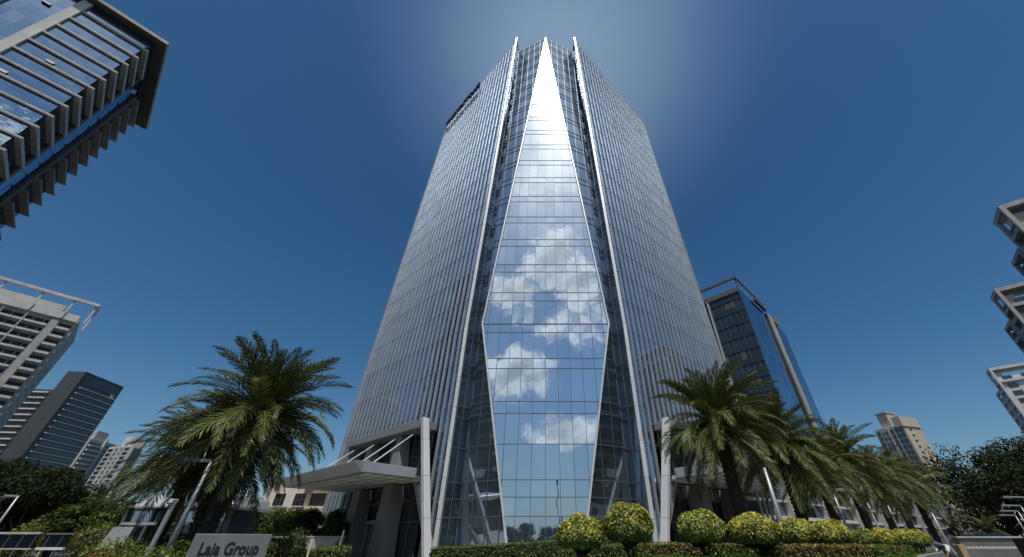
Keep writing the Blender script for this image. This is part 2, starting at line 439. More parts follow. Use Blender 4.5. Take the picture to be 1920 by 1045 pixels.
# ------------------------------------------------------------------ palm
def make_frond(seed, e0, droop, L=3.7, n=54):
    rr = random.Random(seed)
    # rachis in xz plane
    pts = []; p = Vector((0, 0, 0)); e = e0
    steps = 18
    for i in range(steps+1):
        pts.append(p.copy()); ds = L/steps
        e = e0-droop*((i/steps)**1.3)
        p = p+Vector((math.cos(e)*ds, math.sin(.4+i*.15)*.01, math.sin(e)*ds))
    mb = MB()
    rc = (.16, .15, .05)
    rad = [.035*(1-i/steps)+.008 for i in range(steps+1)]
    for i in range(steps):
        a, b = pts[i], pts[i+1]; r0, r1 = rad[i], rad[i+1]
        mb.hexa([a+Vector((0, -r0, 0)), a+Vector((0, 0, -r0)), a+Vector((0, r0, 0)), a+Vector((0, 0, r0)),
                 b+Vector((0, -r1, 0)), b+Vector((0, 0, -r1)), b+Vector((0, r1, 0)), b+Vector((0, 0, r1))], 0, rc)
    for j in range(n):
        t = .14+.86*(j+.3*rr.random())/n
        f = t*steps; i = min(int(f), steps-1); base = pts[i].lerp(pts[i+1], f-i)
        tan = (pts[i+1]-pts[i]).normalized(); up = Vector((-tan.z, 0, tan.x))
        ll = L*.165*math.sin(PI*min(1, .18+t*.80))**.6*(.85+.3*rr.random())
        for sgn in (-1, 1):
            ang = R(50-18*t)+rr.uniform(-.12, .12); lift = R(26+18*rr.random()-30*(j % 2))
            d = (tan*math.cos(ang)+Vector((0, sgn, 0))*math.sin(ang)*math.cos(lift)+up*math.sin(lift)*math.sin(ang)).normalized()
            w = .036+.016*rr.random(); wd = tan*w
            mid = base+d*ll*.45; tip = base+d*ll+Vector((0, 0, -ll*.16))
            g = rr.random()
            c = (.07+.095*g, .10+.085*g, .028+.02*g)
            if rr.random() < .03: c = (.2, .18, .06)
            c = tuple(x*rr.uniform(.6, 1.15) for x in c)
            mb.face([base-wd*.5, mid-wd, tip, mid+wd], 0, c)
    o = mb.build('frond', M['frond']); me = o.data; bpy.data.objects.remove(o)
    return me

FRONDS = [make_frond(1, R(76), R(42)), make_frond(2, R(60), R(66)), make_frond(3, R(42), R(76)), make_frond(4, R(22), R(80)), make_frond(5, R(-2), R(68)), make_frond(6, R(-28), R(52)), make_frond(9, R(66), R(56)), make_frond(8, R(10), R(88))]

def palm_trunk(h, r0=.30, seed=0):
    rr = random.Random(seed); mb = MB()
    zs = [i*h/10 for i in range(11)]
    mb.tube([(math.sin(z*.4+seed)*.05, math.cos(z*.5)*.04-.04, z) for z in zs], [r0*(1.12-.25*min(1, z/h*3)) if z < h*.33 else r0*(.87+.25*max(0, z/h-.7)) for z in zs], 12)
    nr = int(h/.2)
    for i in range(nr):
        z = i*.2+.1
        k = 9
        for j in range(k):
            a = 2*PI*(j+.5*(i % 2))/k+rr.uniform(-.1, .1)+i*.12
            rad = r0*(.93 if z < h*.8 else 1.12)
            c, s_ = math.cos(a), math.sin(a); x, y = rad*c, rad*s_
            tx, ty = -s_, c; w = .085; up = .17+.08*rr.random(); o_ = .07+.08*rr.random()+(.08 if z > h*.82 else 0)
            mb.hexa([(x-tx*w, y-ty*w, z), (x+tx*w, y+ty*w, z), (x+tx*w-c*.06, y+ty*w-s_*.06, z), (x-tx*w-c*.06, y-ty*w-s_*.06, z),
                     (x-tx*w*.5+c*o_, y-ty*w*.5+s_*o_, z+up), (x+tx*w*.5+c*o_, y+ty*w*.5+s_*o_, z+up), (x+tx*w*.5, y+ty*w*.5, z+up+.02), (x-tx*w*.5, y-ty*w*.5, z+up+.02)])
    return mb

def make_palm(loc, h, label, group, scale=1., seed=0, nf=64):
    rr = random.Random(seed)
    root = empty('date_palm', loc, rr.random()*6.28); tag(root, label, 'palm tree', group)
    palm_trunk(h, .25, seed).build('trunk', M['palmbark'], root)
    ga = 2.399963
    for i in range(nf):
        t = i/(nf-1)
        order = [0, 6, 1, 2, 7, 3, 4, 5]
        k = order[min(7, int(t*8+rr.uniform(-.35, .35)) if t > .02 else 0)] if t < 1 else 5
        f = link('frond', FRONDS[k], root)
        sc = scale*rr.uniform(.86, 1.1)*(1 if t > .12 else .85)
        f.location = (0, 0, h-.05-.45*t)
        f.rotation_euler = (rr.uniform(-.25, .25), rr.uniform(-.14, .14), i*ga+rr.uniform(-.2, .2))
        f.scale = (sc, sc, sc)
    return root

# ================================================================== SETTING
g = MB(); g.face([(-3000, -3000, 0), (3000, -3000, 0), (3000, 3000, 0), (-3000, 3000, 0)])
tag(g.build('ground', M['asphalt']), kind='structure')
g = MB(); g.face([(-60, 22, .004), (45, 22, .004), (60, 90, .004), (-60, 90, .004)])
tag(g.build('forecourt_paving', M['paving']), kind='structure')

# raised planting bed with mound
def bedh(x, y):
    t = max(0, min(1, (x+3)/7)); t = t*t*(3-2*t)
    e = max(0, min(1, (y-9)/6)); e = e*e*(3-2*e)
    return .70+.50*t*(.6+.4*e)
def bed_outline():
    pts = [(-7.5, 12), (-2, 10.2), (4, 10), (9, 11.5), (12.3, 15.1), (15.5, 18.2), (18.3, 21), (23, 27), (20, 29), (8, 28.5), (-7.5, 28.5)]
    return pts
OUT = bed_outline()
def inside(x, y, P=OUT):
    c = False; j = len(P)-1
    for i in range(len(P)):
        if (P[i][1] > y) != (P[j][1] > y) and x < (P[j][0]-P[i][0])*(y-P[i][1])/(P[j][1]-P[i][1])+P[i][0]: c = not c
        j = i
    return c
bm = bmesh.new()
vs = [bm.verts.new((x, y, 0)) for x, y in OUT]; bm.faces.new(vs)
for xx in np.arange(-7, 23, .9):
    gm = bm.verts[:]+bm.edges[:]+bm.faces[:]; bmesh.ops.bisect_plane(bm, geom=gm, plane_co=(xx, 0, 0), plane_no=(1, 0, 0))
for yy in np.arange(10.5, 29, .9):
    gm = bm.verts[:]+bm.edges[:]+bm.faces[:]; bmesh.ops.bisect_plane(bm, geom=gm, plane_co=(0, yy, 0), plane_no=(0, 1, 0))
for v in bm.verts: v.co.z = bedh(v.co.x, v.co.y)-.03
me = bpy.data.meshes.new('lawn'); bm.to_mesh(me); bm.free(); me.materials.append(M['lawn'])
me.polygons.foreach_set('use_smooth', [True]*len(me.polygons))
tag(link('lawn', me), kind='structure')
kb = MB()
for i in range(len(OUT)):
    a = Vector((*OUT[i], 0)); b = Vector((*OUT[(i+1) % len(OUT)], 0)); d = (b-a).normalized(); n_ = Vector((d.y, -d.x, 0))
    ha = bedh(a.x, a.y)+.04; hb = bedh(b.x, b.y)+.04
    kb.hexa([a, b, b+n_*.22, a+n_*.22, a+Vector((0, 0, ha)), b+Vector((0, 0, hb)), b+n_*.22+Vector((0, 0, hb)), a+n_*.22+Vector((0, 0, ha))])
o = kb.build('planter_wall', M['curb'], bevel=.015); tag(o, 'low grey concrete wall curving round the raised lawn and topiary shrubs', 'planter wall')

# grass blades on the part of the lawn in view
n = 26000
X = RNG.uniform(-3, 18, n); Y = RNG.uniform(12, 24, n)
ok = np.array([inside(a, b) for a, b in zip(X, Y)]); X = X[ok]; Y = Y[ok]; n = len(X)
Z = np.array([bedh(a, b) for a, b in zip(X, Y)])-.03
a = RNG.uniform(0, 2*PI, n); hgt = RNG.uniform(.035, .075, n)
B = np.stack([X, Y, Z], 1); T = np.stack([np.cos(a), np.sin(a), 0*a], 1)*.016; U = np.stack([np.sin(a)*.02, np.cos(a)*.02, hgt], 1)
V = np.stack([B-T, B+T, B+T*.3+U, B-T*.3+U], 1).reshape(-1, 3)
tag(mesh_arrays('grass', V, np.arange(4*n).reshape(n, 4), palette(n, [(.09, .17, .02), (.13, .21, .03), (.06, .12, .015)]), M['leaf']), 'short bright green grass on the raised lawn', 'grass', kind='stuff')

# ================================================================== MAIN TOWER
FL = 4.22
ZK = 21.3      # height of the widest point
ZT = 97.1
def lerp(a, b, t): return a+(b-a)*t
def hw(z):     # half width of the faceted centre
    return lerp(2.83, 7.05, z/ZK) if z <= ZK else lerp(7.05, 0.02, (z-ZK)/(ZT-ZK))
def Cp(z, s):  # inner corner
    t = max(0, (z-ZK)/(ZT-ZK)); return Vector((s*lerp(7.7, 6.5, t), lerp(38.5, 38.9, t), z))
def Mp(z, s):  # main mullion corner
    t = max(0, (z-ZK)/(ZT-ZK)); return Vector((s*lerp(9.0, 6.75, t), lerp(37.0, 36.35, t), z))
def Kp(z, s):  # outer corner
    t = max(0, (z-ZK)/(ZT-ZK)); return Vector((s*lerp(26.4, 26.6, t), lerp(51.8, 56.3, t), z))
def Ep(z, s): return Vector((s*hw(z), 36.0, z))

tower = empty('office_tower', (0, 45, 0)); tag(tower, 'tall faceted mirror-glass office tower with fins and diamond-shaped front', 'office tower')
class OFF:
    pass
def tb(mb, name, mat, parent=None, **k):
    """build in world coordinates then parent to the tower base"""
    off = Vector((0, 45, 0)); mb.v = [tuple(Vector(v)-off) for v in mb.v]
    return mb.build(name, mat, parent or tower, **k)

# transom heights from the photograph: floors of FL with a sill line, taller panes at the base
def py2z(y, Yp=36.0): s_ = (1015-y)/(y+420); return EYE+Yp*s_/.7232
lines = [py2z(v) for v in (968, 932, 899.5, 832.6, 775, 752.7, 691, 672, 623.4, 607.6)]
z = lines[-1]
while z+FL < ZT+1:
    lines.append(z+FL-1.15); lines.append(z+FL); z += FL
lines = sorted(l for l in lines if l < ZT-.4)
levels = [0]+lines+[ZT]
COLX = [i*1.275-8*1.275 for i in range(17)]

# centre glazing, clipped pane by pane
def clip(poly, f):
    out = []
    for i in range(len(poly)):
        a, b = poly[i], poly[(i+1) % len(poly)]; fa, fb = f(a), f(b)
        if fa >= 0: out.append(a)
        if fa*fb < 0:
            t = fa/(fa-fb); out.append((a[0]+(b[0]-a[0])*t, a[1]+(b[1]-a[1])*t))
    return out
glz = MB()
for i in range(len(levels)-1):
    z0, z1 = levels[i], levels[i+1]
    segs = [(z0, z1)] if not (z0 < ZK-.05 < z1 and z1 > ZK+.05) else [(z0, ZK), (ZK, z1)]
    for (a0, a1) in segs:
        for j in range(len(COLX)-1):
            poly = [(COLX[j], a0), (COLX[j+1], a0), (COLX[j+1], a1), (COLX[j], a1)]
            h0, h1 = hw(a0), hw(a1); sl = (h1-h0)/(a1-a0)
            poly = clip(poly, lambda p: (h0+sl*(p[1]-a0))-p[0])
            if len(poly) > 2: poly = clip(poly, lambda p: (h0+sl*(p[1]-a0))+p[0])
            if len(poly) < 3: continue
            tx, tz, t0 = random.gauss(0, .0045), random.gauss(0, .0035), random.random()
            xc = (COLX[j]+COLX[j+1])/2; zc = (a0+a1)/2
            glz.face([(p[0], 36+tx*(p[0]-xc)+tz*(p[1]-zc), p[1]) for p in poly], 0, (t0, t0, t0))
tb(glz, 'centre_glazing', M['glass_c'])
back = MB(); back.face([(-2.7, 36.12, 0), (2.7, 36.12, 0), (6.95, 36.12, ZK), (0, 36.12, ZT-1), (-6.95, 36.12, ZK)]); tb(back, 'glazing_backing', M['black'])
mul = MB()
for x in COLX:
    if abs(x) > 7: continue
    lo = 0 if abs(x) < 2.83 else (abs(x)-2.83)/(7.05-2.83)*ZK
    hi = ZK+(7.05-abs(x))/(7.05-.02)*(ZT-ZK)
    lo += .15; hi -= .5
    mul.bar((x, 36, lo), (x, 36, hi), (1, 0, 0), (0, -1, 0), .042, .04)
for l in lines:
    h = hw(l)-.05; big = abs(l-ZK) < .2
    mul.bar((-h, 36, l), (h, 36, l), (0, 0, 1), (0, -1, 0), .055 if not big else .12, .045)
tb(mul, 'centre_mullions', M['alu_dark'])
for s in (-1, 1):
    fr = MB()
    for (za, zb) in ((0, ZK), (ZK, ZT)):
        a, b = Ep(za, s), Ep(zb, s); d = (b-a).normalized(); side = d.cross(Vector((0, 1, 0))).normalized()
        fr.bar(a, b, side, (0, -1, 0), .17, .22, back=.1)
    tb(fr, 'facet_trim', M['alu_bright'])

# flanks: planar facets glazed on one grid, then the return strips
def facet(P3, s, gmb, fmb, xs, out, zrows=None):
    """P3: convex polygon (world points, x taken positive), plane y = a x + b z + c"""
    (x0, y0, z0), (x1, y1, z1), (x2, y2, z2) = [tuple(p) for p in P3[:3]]
    A_ = Matrix(((x0, z0, 1), (x1, z1, 1), (x2, z2, 1))).inverted() @ Vector((y0, y1, y2))
    yy = lambda x, z: A_[0]*x+A_[1]*z+A_[2]
    P2 = [(p[0], p[2]) for p in P3]
    ar = sum(P2[i][0]*P2[(i+1) % len(P2)][1]-P2[(i+1) % len(P2)][0]*P2[i][1] for i in range(len(P2)))
    if ar < 0: P2 = P2[::-1]
    hp = []
    for i in range(len(P2)):
        a, b = P2[i], P2[(i+1) % len(P2)]
        hp.append(lambda p, a=a, b=b: (b[0]-a[0])*(p[1]-a[1])-(b[1]-a[1])*(p[0]-a[0]))
    X = [-1]+list(xs)+[30]
    zl = levels if zrows is None else zrows
    for i in range(len(zl)-1):
        for j in range(len(X)-1):
            poly = [(X[j], zl[i]), (X[j+1], zl[i]), (X[j+1], zl[i+1]), (X[j], zl[i+1])]
            for h in hp:
                if len(poly) > 2: poly = clip(poly, h)
            if len(poly) < 3: continue
            ar = abs(sum(poly[k][0]*poly[(k+1) % len(poly)][1]-poly[(k+1) % len(poly)][0]*poly[k][1] for k in range(len(poly))))/2
            if ar < .003: continue
            t0 = random.random(); xc = sum(p[0] for p in poly)/len(poly); zc = sum(p[1] for p in poly)/len(poly)
            tx, tz = random.gauss(0, .0018), random.gauss(0, .0018)
            q = [(s*p[0], yy(*p)+tx*(p[0]-xc)+tz*(p[1]-zc), p[1]) for p in poly]
            gmb.face(q if s > 0 else q[::-1], 0, (t0,)*3)
    def seg(a, b):
        t0, t1 = 0., 1.
        for h in hp:
            fa, fb = h(a), h(b)
            if fa < 0 and fb < 0: return None
            if fa < 0: t0 = max(t0, fa/(fa-fb))
            elif fb < 0: t1 = min(t1, fa/(fa-fb))
        if t1-t0 <= 0: return None
        f = lambda t: (a[0]+(b[0]-a[0])*t, a[1]+(b[1]-a[1])*t)
        return f(t0), f(t1)
    for x in xs:
        r = seg((x, -5), (x, 120))
        if r and abs(r[1][1]-r[0][1]) > .3: fmb.bar((s*x, yy(*r[0]), r[0][1]+.03), (s*x, yy(*r[1]), r[1][1]-.03), (1, 0, 0), (s*out[0], out[1], 0), .05, .06)
    for l in lines:
        r = seg((-1, l), (30, l))
        if r and abs(r[1][0]-r[0][0]) > .1: fmb.bar((s*r[0][0], yy(*r[0]), l), (s*r[1][0], yy(*r[1]), l), (0, 0, 1), (s*out[0], out[1], 0), .07, .065)
for s in (-1, 1):
    fg = MB(); fm = MB()
    xs = [k*1.275 for k in range(0, 7)]
    E0, EK, ET, C0, CK, CT_ = Ep(0, 1), Ep(ZK, 1), Ep(ZT, 1), Cp(0, 1), Cp(ZK, 1), Cp(ZT, 1)
    facet([E0, C0, EK], s, fg, fm, xs, (.45, -.89)); facet([EK, C0, CK], s, fg, fm, [], (.9, -.43))
    facet([ET, EK, CT_], s, fg, fm, xs, (.45, -.89)); facet([EK, CK, CT_], s, fg, fm, [], (.9, -.43))
    tb(fg, 'side_glazing', M['glass_f']); tb(fm, 'side_mullions', M['alu_dark'])
    rg = MB(); rm = MB()
    for i in range(len(levels)-1):
        z0, z1 = levels[i], levels[i+1]
        for u0, u1 in ((0, .5), (.5, 1)):
            t0 = random.random()
            q = [Cp(z0, s).lerp(Mp(z0, s), u0), Cp(z0, s).lerp(Mp(z0, s), u1), Cp(z1, s).lerp(Mp(z1, s), u1), Cp(z1, s).lerp(Mp(z1, s), u0)]
            rg.face(q if s > 0 else q[::-1], 0, (t0,)*3)
        a, b = Cp(z1, s), Mp(z1, s); d = (b-a).normalized(); nn = Vector((-abs(d.y)*s, -abs(d.x), 0))
        rm.bar(a, b, (0, 0, 1), nn, .09, .05)
        if i % 4 == 1: rm.bar(Cp(z0, s).lerp(Mp(z0, s), .05), Cp(z1, s).lerp(Mp(z1, s), .95), (0, 0, 1), nn, .04, .05)
    for za, zb in ((0, ZK), (ZK, ZT)):
        rm.bar(Cp(za, s), Cp(zb, s), (1, 0, 0), (0, -1, 0), .10, .14)
        rm.bar(Cp(za, s).lerp(Mp(za, s), .5), Cp(zb, s).lerp(Mp(zb, s), .5), (1, 0, 0), (-s*.6, -.8, 0), .04, .05)
    tb(rg, 'return_glazing', M['glass_f']); tb(rm, 'return_mullions', M['alu_dark'])

# wings with fins
NF = 23
UW = {}
for s in (-1, 1):
    u = (Kp(0, s)-Mp(0, s)); u.z = 0; u.normalize()
    nrm = Vector((s*abs(u.y), -abs(u.x), 0))
    UW[s] = (u, nrm)
    WZ = [0]+[l for l in lines]+[ZT-1.1]
    wg = MB(); wm = MB()
    for i in range(len(WZ)-1):
        z0, z1 = WZ[i], WZ[i+1]
        if z1 <= z0: continue
        for k in range(NF):
            t0, t1 = k/NF, (k+1)/NF
            L_in = (t0+t1)/2*22.8
            if z1 < 11.2 and 2.6 < L_in < 17.2 and False: continue
            sp_ = (z1-z0) < 1.6
            tint = .3+random.random()*.2 if sp_ else .4+.35*random.random()
            if random.random() < .05: tint = 0
            a0, b0 = Mp(z0, s).lerp(Kp(z0, s), t0), Mp(z0, s).lerp(Kp(z0, s), t1)
            a1, b1 = Mp(z1, s).lerp(Kp(z1, s), t0), Mp(z1, s).lerp(Kp(z1, s), t1)
            jx = nrm*random.gauss(0, .0015)
            q = [a0, b0, b1+jx, a1]; wg.face(q if s > 0 else q[::-1], 0, (tint,)*3)
        if z1-z0 < 1.6: wm.bar(Mp(z1, s), Kp(z1, s), (0, 0, 1), nrm, .05, .03)
    tb(wg, 'wing_glazing', M['glass_w']); tb(wm, 'wing_transoms', M['alu_dark'])
    for k in range(1, NF+1):
        t = k/NF; fb = MB(); L_in = t*22.8
        zlow = 11.35 if 2.4 < L_in < 17.3 else 0
        zs = [zlow, ZK, ZT+.5]
        w = .125 if k < NF else .36
        for za, zb in zip(zs[:-1], zs[1:]):
            a, b = Mp(min(za, ZT), s).lerp(Kp(min(za, ZT), s), t), Mp(min(zb, ZT), s).lerp(Kp(min(zb, ZT), s), t)
            a.z, b.z = za, zb
            fb.bar(a, b, u, nrm, w, .17 if k < NF else .4)
        tb(fb, 'fin', M['alu'])
    mf = MB()
    for za, zb in ((0, ZK), (ZK, ZT)):
        a, b = Mp(za, s), Mp(zb, s)
        if zb == ZT: b = b+Vector((0, 0, .4))
        mf.bar(a, b, (1, 0, 0), (0, -1, 0), .36, .4, back=.25)
    tb(mf, 'corner_fin', M['alu_bright'])
# back and roof of the tower
bk = MB()
KL0, KR0, KL1, KR1 = Kp(0, -1), Kp(0, 1), Kp(ZT-1.2, -1), Kp(ZT-1.2, 1)
for a, b, c, d in ((KR0, Vector((24, 84, 0)), Vector((24, 84, ZT-1.2)), KR1), (Vector((24, 84, 0)), Vector((-24, 84, 0)), Vector((-24, 84, ZT-1.2)), Vector((24, 84, ZT-1.2))), (Vector((-24, 84, 0)), KL0, KL1, Vector((-24, 84, ZT-1.2)))):
    bk.face([a, b, c, d], 0, (.4, .4, .4))
tb(bk, 'rear_wall', M['glass_w'])
rf = MB(); zz = ZT-1.6
rf.face([Ep(zz, 1), Cp(zz, 1)+Vector((0, .05, 0)), Mp(zz, 1)+Vector((0, .3, 0)), Kp(zz, 1)+Vector((-.3, .2, 0)), Vector((24, 84, zz)), Vector((-24, 84, zz)), Kp(zz, -1)+Vector((.3, .2, 0)), Mp(zz, -1)+Vector((0, .3, 0)), Cp(zz, -1)+Vector((0, .05, 0)), Ep(zz, -1)])
tb(rf, 'roof', M['concrete'])

# porticos
for s in (-1, 1):
    u, nrm = UW[s]
    M0 = Mp(0, s)
    F = lambda L, out, z: M0+u*L+nrm*out+Vector((0, 0, z))
    # leaning entrance column
    c = MB()
    wd = .62
    def sl(L, z, w0, o0=1.6, o1=2.35): return [F(L-w0/2, o0, z), F(L+w0/2, o0, z), F(L+w0/2, o1, z), F(L-w0/2, o1, z)]
    c.hexa(sl(-2.0, 0, .42, 1.7, 2.3)+sl(1.9, 11.35, .5, 1.7, 2.35))
    tb(c, 'entrance_column', M['alu_bright'], bevel=.03)
    c = MB(); c.hexa(sl(-1.6, 0, .4, .9, 1.5)+sl(3.3, 6.6, .5, .5, 1.2)); tb(c, 'raking_strut', M['panel'])
    b = MB(); b.hexa([F(2.3, .2, 10.55), F(17.2, .2, 10.55), F(17.2, 2.2, 10.55), F(2.3, 2.2, 10.55), F(2.3, .2, 11.3), F(17.2, .2, 11.3), F(17.2, 2.2, 11.3), F(2.3, 2.2, 11.3)])
    tb(b, 'portico_beam', M['panel'], bevel=.03)
    e = MB(); e.hexa([F(16.6, .2, 6.9), F(17.2, .2, 6.9), F(17.2, 2.2, 6.9), F(16.6, 2.2, 6.9), F(16.6, .2, 10.54), F(17.2, .2, 10.54), F(17.2, 2.2, 10.54), F(16.6, 2.2, 10.54)])
    tb(e, 'portico_end', M['panel'])
    # dark recessed lobby glazing with mullions
    lg = MB()
    q = [F(2.2, .46, 0), F(17.1, .46, 0), F(17.1, .46, 10.6), F(2.2, .46, 10.6)]
    lg.face(q if s > 0 else q[::-1]); tb(lg, 'lobby_glazing', M['dark_glass'])
    lm = MB()
    for L in (3.8, 5.4, 7.0, 8.6, 10.2, 11.8, 13.4, 15, 16.4): lm.bar(F(L, .46, 0), F(L, .46, 10.5), u, nrm, .08, .08)
    for z_ in (3.0, 5.9, 8.4): lm.bar(F(2.3, .46, z_), F(17, .46, z_), (0, 0, 1), nrm, .09, .06)
    tb(lm, 'lobby_mullions', M['alu_dark'])
    dr = MB()
    for L in (9.0, 10.9):
        dr.bar(F(L, .5, 0), F(L, .5, 3.1), u, nrm, .12, .25)
    dr.bar(F(8.9, .5, 3.1), F(11.0, .5, 3.1), (0, 0, 1), nrm, .3, .3); dr.bar(F(9.95, .5, 0), F(9.95, .5, 2.95), u, nrm, .07, .15)
    tb(dr, 'entrance_door', M['alu'])
    # piers
    for L in (5.9, 11.9):
        p = MB()
        def slp(Lc, z, w0, o0, o1): return [F(Lc-w0/2, o0, z), F(Lc+w0/2, o0, z), F(Lc+w0/2, o1, z), F(Lc-w0/2, o1, z)]
        p.hexa(slp(L, 0, 2.1, .6, 2.1)+slp(L+.35, 5.95, 1.5, .6, 1.9)); tb(p, 'pier', M['stone'])
        p = MB(); p.hexa(slp(L+.35, 6.85, 1.75, .6, 1.8)+slp(L+.75, 10.54, .8, .6, 1.6)); tb(p, 'upper_pier', M['stone'])
    # canopy
    cz0, cz1 = 6.05, 6.85
    cp = MB(); L0, L1 = 1.05, 17.0; o0, o1 = 2.36, 8.0
    cp.hexa([F(L0, o0, cz0), F(L1, .6, cz0), F(L1, o1-.7, cz0), F(L0, o1-.7, cz0), F(L0, o0, cz1), F(L1, .6, cz1), F(L1, o1-.7, cz1), F(L0, o1-.7, cz1)])
    # tapering nose
    cp.hexa([F(L0, o1-.702, cz0), F(L1, o1-.702, cz0), F(L1, o1, cz1-.18), F(L0, o1, cz1-.18), F(L0, o1-.702, cz1-.002), F(L1, o1-.702, cz1-.002), F(L1, o1, cz1-.06), F(L0, o1, cz1-.06)])
    cano = tb(cp, 'canopy', M['panel'], bevel=.02)
    so = MB()
    org = F(L0+.2, .9, cz0-.012)
    so.v = []; Ls, Os = L1-L0-.4, o1-1.1-.9-.3
    loc = [(0, 0, 0), (Ls, 0, 0), (Ls, Os, 0), (0, Os, 0)]
    so.face(loc)
    so_o = so.build('soffit', M['soffit'], cano)
    vv = nrm if s < 0 else nrm
    mtx = Matrix(((u.x, nrm.x, 0, org.x), (u.y, nrm.y, 0, org.y-45), (0, 0, 1, org.z), (0, 0, 0, 1)))
    so_o.matrix_local = mtx if True else mtx
    fascia = MB()
    for L in (L0+.3,):
        fascia.bar(F(L0-.03, o0+.1, cz0+.4), F(L0-.03, o1-.72, cz0+.4), (0, 0, 1), -u, .74, .03)
    f_o = tb(fascia, 'fascia', M['alu'], tower)
    for L in (3.8, 7.0, 11.2, 15.6):
        tr = MB(); tr.tube([F(L, 1.4, 10.5), F(L-2.0, 6.2, cz1)], .06, 8); tb(tr, 'tie_rod', M['alu_bright'])

# roof-edge sign: row of individual dark letters seen from underneath (unreadable in the photograph)
sg = empty('rooftop_sign', (-21, 50, 93)); tag(sg, 'row of small dark unlit letters fixed to fins at top left of the glass tower', 'sign')
u, nrm = UW[-1]
for i in range(13):
    zc = 93.4; t = .50+.47*i/12
    t = 1-.03-.50*i/12
    c = Mp(zc, -1).lerp(Kp(zc, -1), t)+nrm*.62
    lm = MB(); rr = random.Random(i)
    H, W = 1.7, .66
    segs = [((-.5, 0), (-.5, 1)), ((.5, 0), (.5, 1)), ((-.5, 1), (.5, 1)), ((-.5, .5), (.5, .5)), ((-.5, 0), (.5, 0)), ((-.5, 1), (.5, 0))]
    pick = rr.sample(segs, 3)
    for (x0, z0), (x1, z1) in pick:
        a = c-Vector((0, 0, H/2))+u*(x0*W)+Vector((0, 0, z0*H)); b = c-Vector((0, 0, H/2))+u*(x1*W)+Vector((0, 0, z1*H))
        d = (b-a).normalized(); lm.bar(a-d*.12, b+d*.12, d.cross(nrm).normalized(), nrm, .26, .3)
    lm.v = [tuple(Vector(v)-sg.location) for v in lm.v]
    lm.build('sign_letter', M['black'], sg)
rail = MB(); a = Mp(92.4, -1).lerp(Kp(92.4, -1), .46)+nrm*.5; b = Mp(92.4, -1).lerp(Kp(92.4, -1), .985)+nrm*.5
rail.bar(a, b, (0, 0, 1), nrm, .1, .1); rail.v = [tuple(Vector(v)-sg.location) for v in rail.v]; rail.build('sign_rail', M['alu_dark'], sg)

# ================================================================== NEIGHBOURING BUILDINGS (local frame: corner at origin, occupies x>0, y>0)
def frame(name, corner, xdir, label, cat='building', group=None):
    o = empty(name, (corner[0], corner[1], 0), math.atan2(xdir[1], xdir[0])); return tag(o, label, cat, group)

def boxes(name, mat, parent, lst, **k):
    m = MB()
    for b in lst: m.box(*b)
    return m.build(name, mat, parent, **k)

def pane_wall(mb, axis, fixed, a0, a1, z0, z1, na, nz, sgn):
    """grid of slightly varied panes on a plane; axis 'x' = plane of constant y"""
    for i in range(na):
        for j in range(nz):
            p0, p1 = a0+(a1-a0)*i/na, a0+(a1-a0)*(i+1)/na; q0, q1 = z0+(z1-z0)*j/nz, z0+(z1-z0)*(j+1)/nz
            t = random.random(); tx = random.gauss(0, .002)*(p1-p0); tz = random.gauss(0, .002)*(q1-q0)
            f = [(p0, q0, -tx-tz), (p1, q0, tx-tz), (p1, q1, tx+tz), (p0, q1, -tx+tz)]
            if axis == 'x': pts = [(a, fixed+d, z) for a, z, d in f]
            else: pts = [(fixed+d, a, z) for a, z, d in f]
            if sgn < 0: pts = pts[::-1]
            mb.face(pts, 0, (t, t, t))

# --- B1 : tall office block top left. x = along side face (b), y = along main face (a)
b1 = frame('glass_office_block', (-96.2, 39), (-.745, .667), 'blue glass office block with projecting grey floor slabs and wide roof slab')
H1 = 101; fh = 3.6
core = MB(); core.box(.6, 29, 1.0, 48, 0, H1-1.5); core.build('wall', M['charcoal'], b1)
for a_ in ((.9, 11, 0, H1-2, 7, 56), (12.4, 17.4, 0, H1-2, 3, 28), (18.6, 40, 0, H1-2, 14, 28)):
    gw = MB(); pane_wall(gw, 'y', .42, *a_, -1); gw.build('main_glazing', M['blue_glass'], b1)
for a_ in ((.9, 9.8), (18.4, 29.2)):
    gs = MB(); pane_wall(gs, 'x', .9, *a_, 0, H1-2, 4, 28, 1); gs.build('side_glazing', M['dim_glass'], b1)
boxes('pilaster', M['white_p'], b1, [(-.15, .95, 11.0, 12.4, 0, H1)]); boxes('pilaster', M['white_p'], b1, [(-.15, .95, 17.4, 18.6, 0, H1)])
boxes('pilaster', M['concrete_d'], b1, [(9.8, 10.9, .3, 1.2, 0, H1-3)]); boxes('pilaster', M['concrete_d'], b1, [(17.2, 18.4, .3, 1.2, 0, H1-3)])
gs = MB(); pane_wall(gs, 'x', .75, 10.9, 17.2, 0, H1-3, 2, 14, 1); gs.build('recessed_strip', M['blue_glass'], b1)
zt = 97.8
for i in range(25):
    z_ = zt-i*fh
    if z_ < 3: break
    sb = MB()
    # slab wraps the corner, fin under it
    sb.box(-.15, .41, -.15, 10.995, z_-.26, z_); sb.box(.415, 9.79, -.15, .9, z_-.26, z_)
    sb.box(-.12, .1, -.12, 10.99, z_-.42, z_-.265)
    sb.box(.125, 9.78, -.12, .1, z_-.6, z_-.285)
    sb.build('floor_slab', M['white_p'], b1)
    if i < 22:
        boxes('side_slab', M['concrete'], b1, [(18.41, 29.5, -.4, .9, z_-.26, z_)])
        boxes('upper_slab', M['white_p'], b1, [(-.1, .42, 18.61, 30, z_-.28, z_)])
boxes('roof_slab', M['concrete'], b1, [(-1.6, 33, -1.6, 42, H1+.6, H1+1.5)])
boxes('roof_soffit', M['concrete_d'], b1, [(-1.4, 32.8, -1.4, 41.8, H1+.5, H1+.595)])
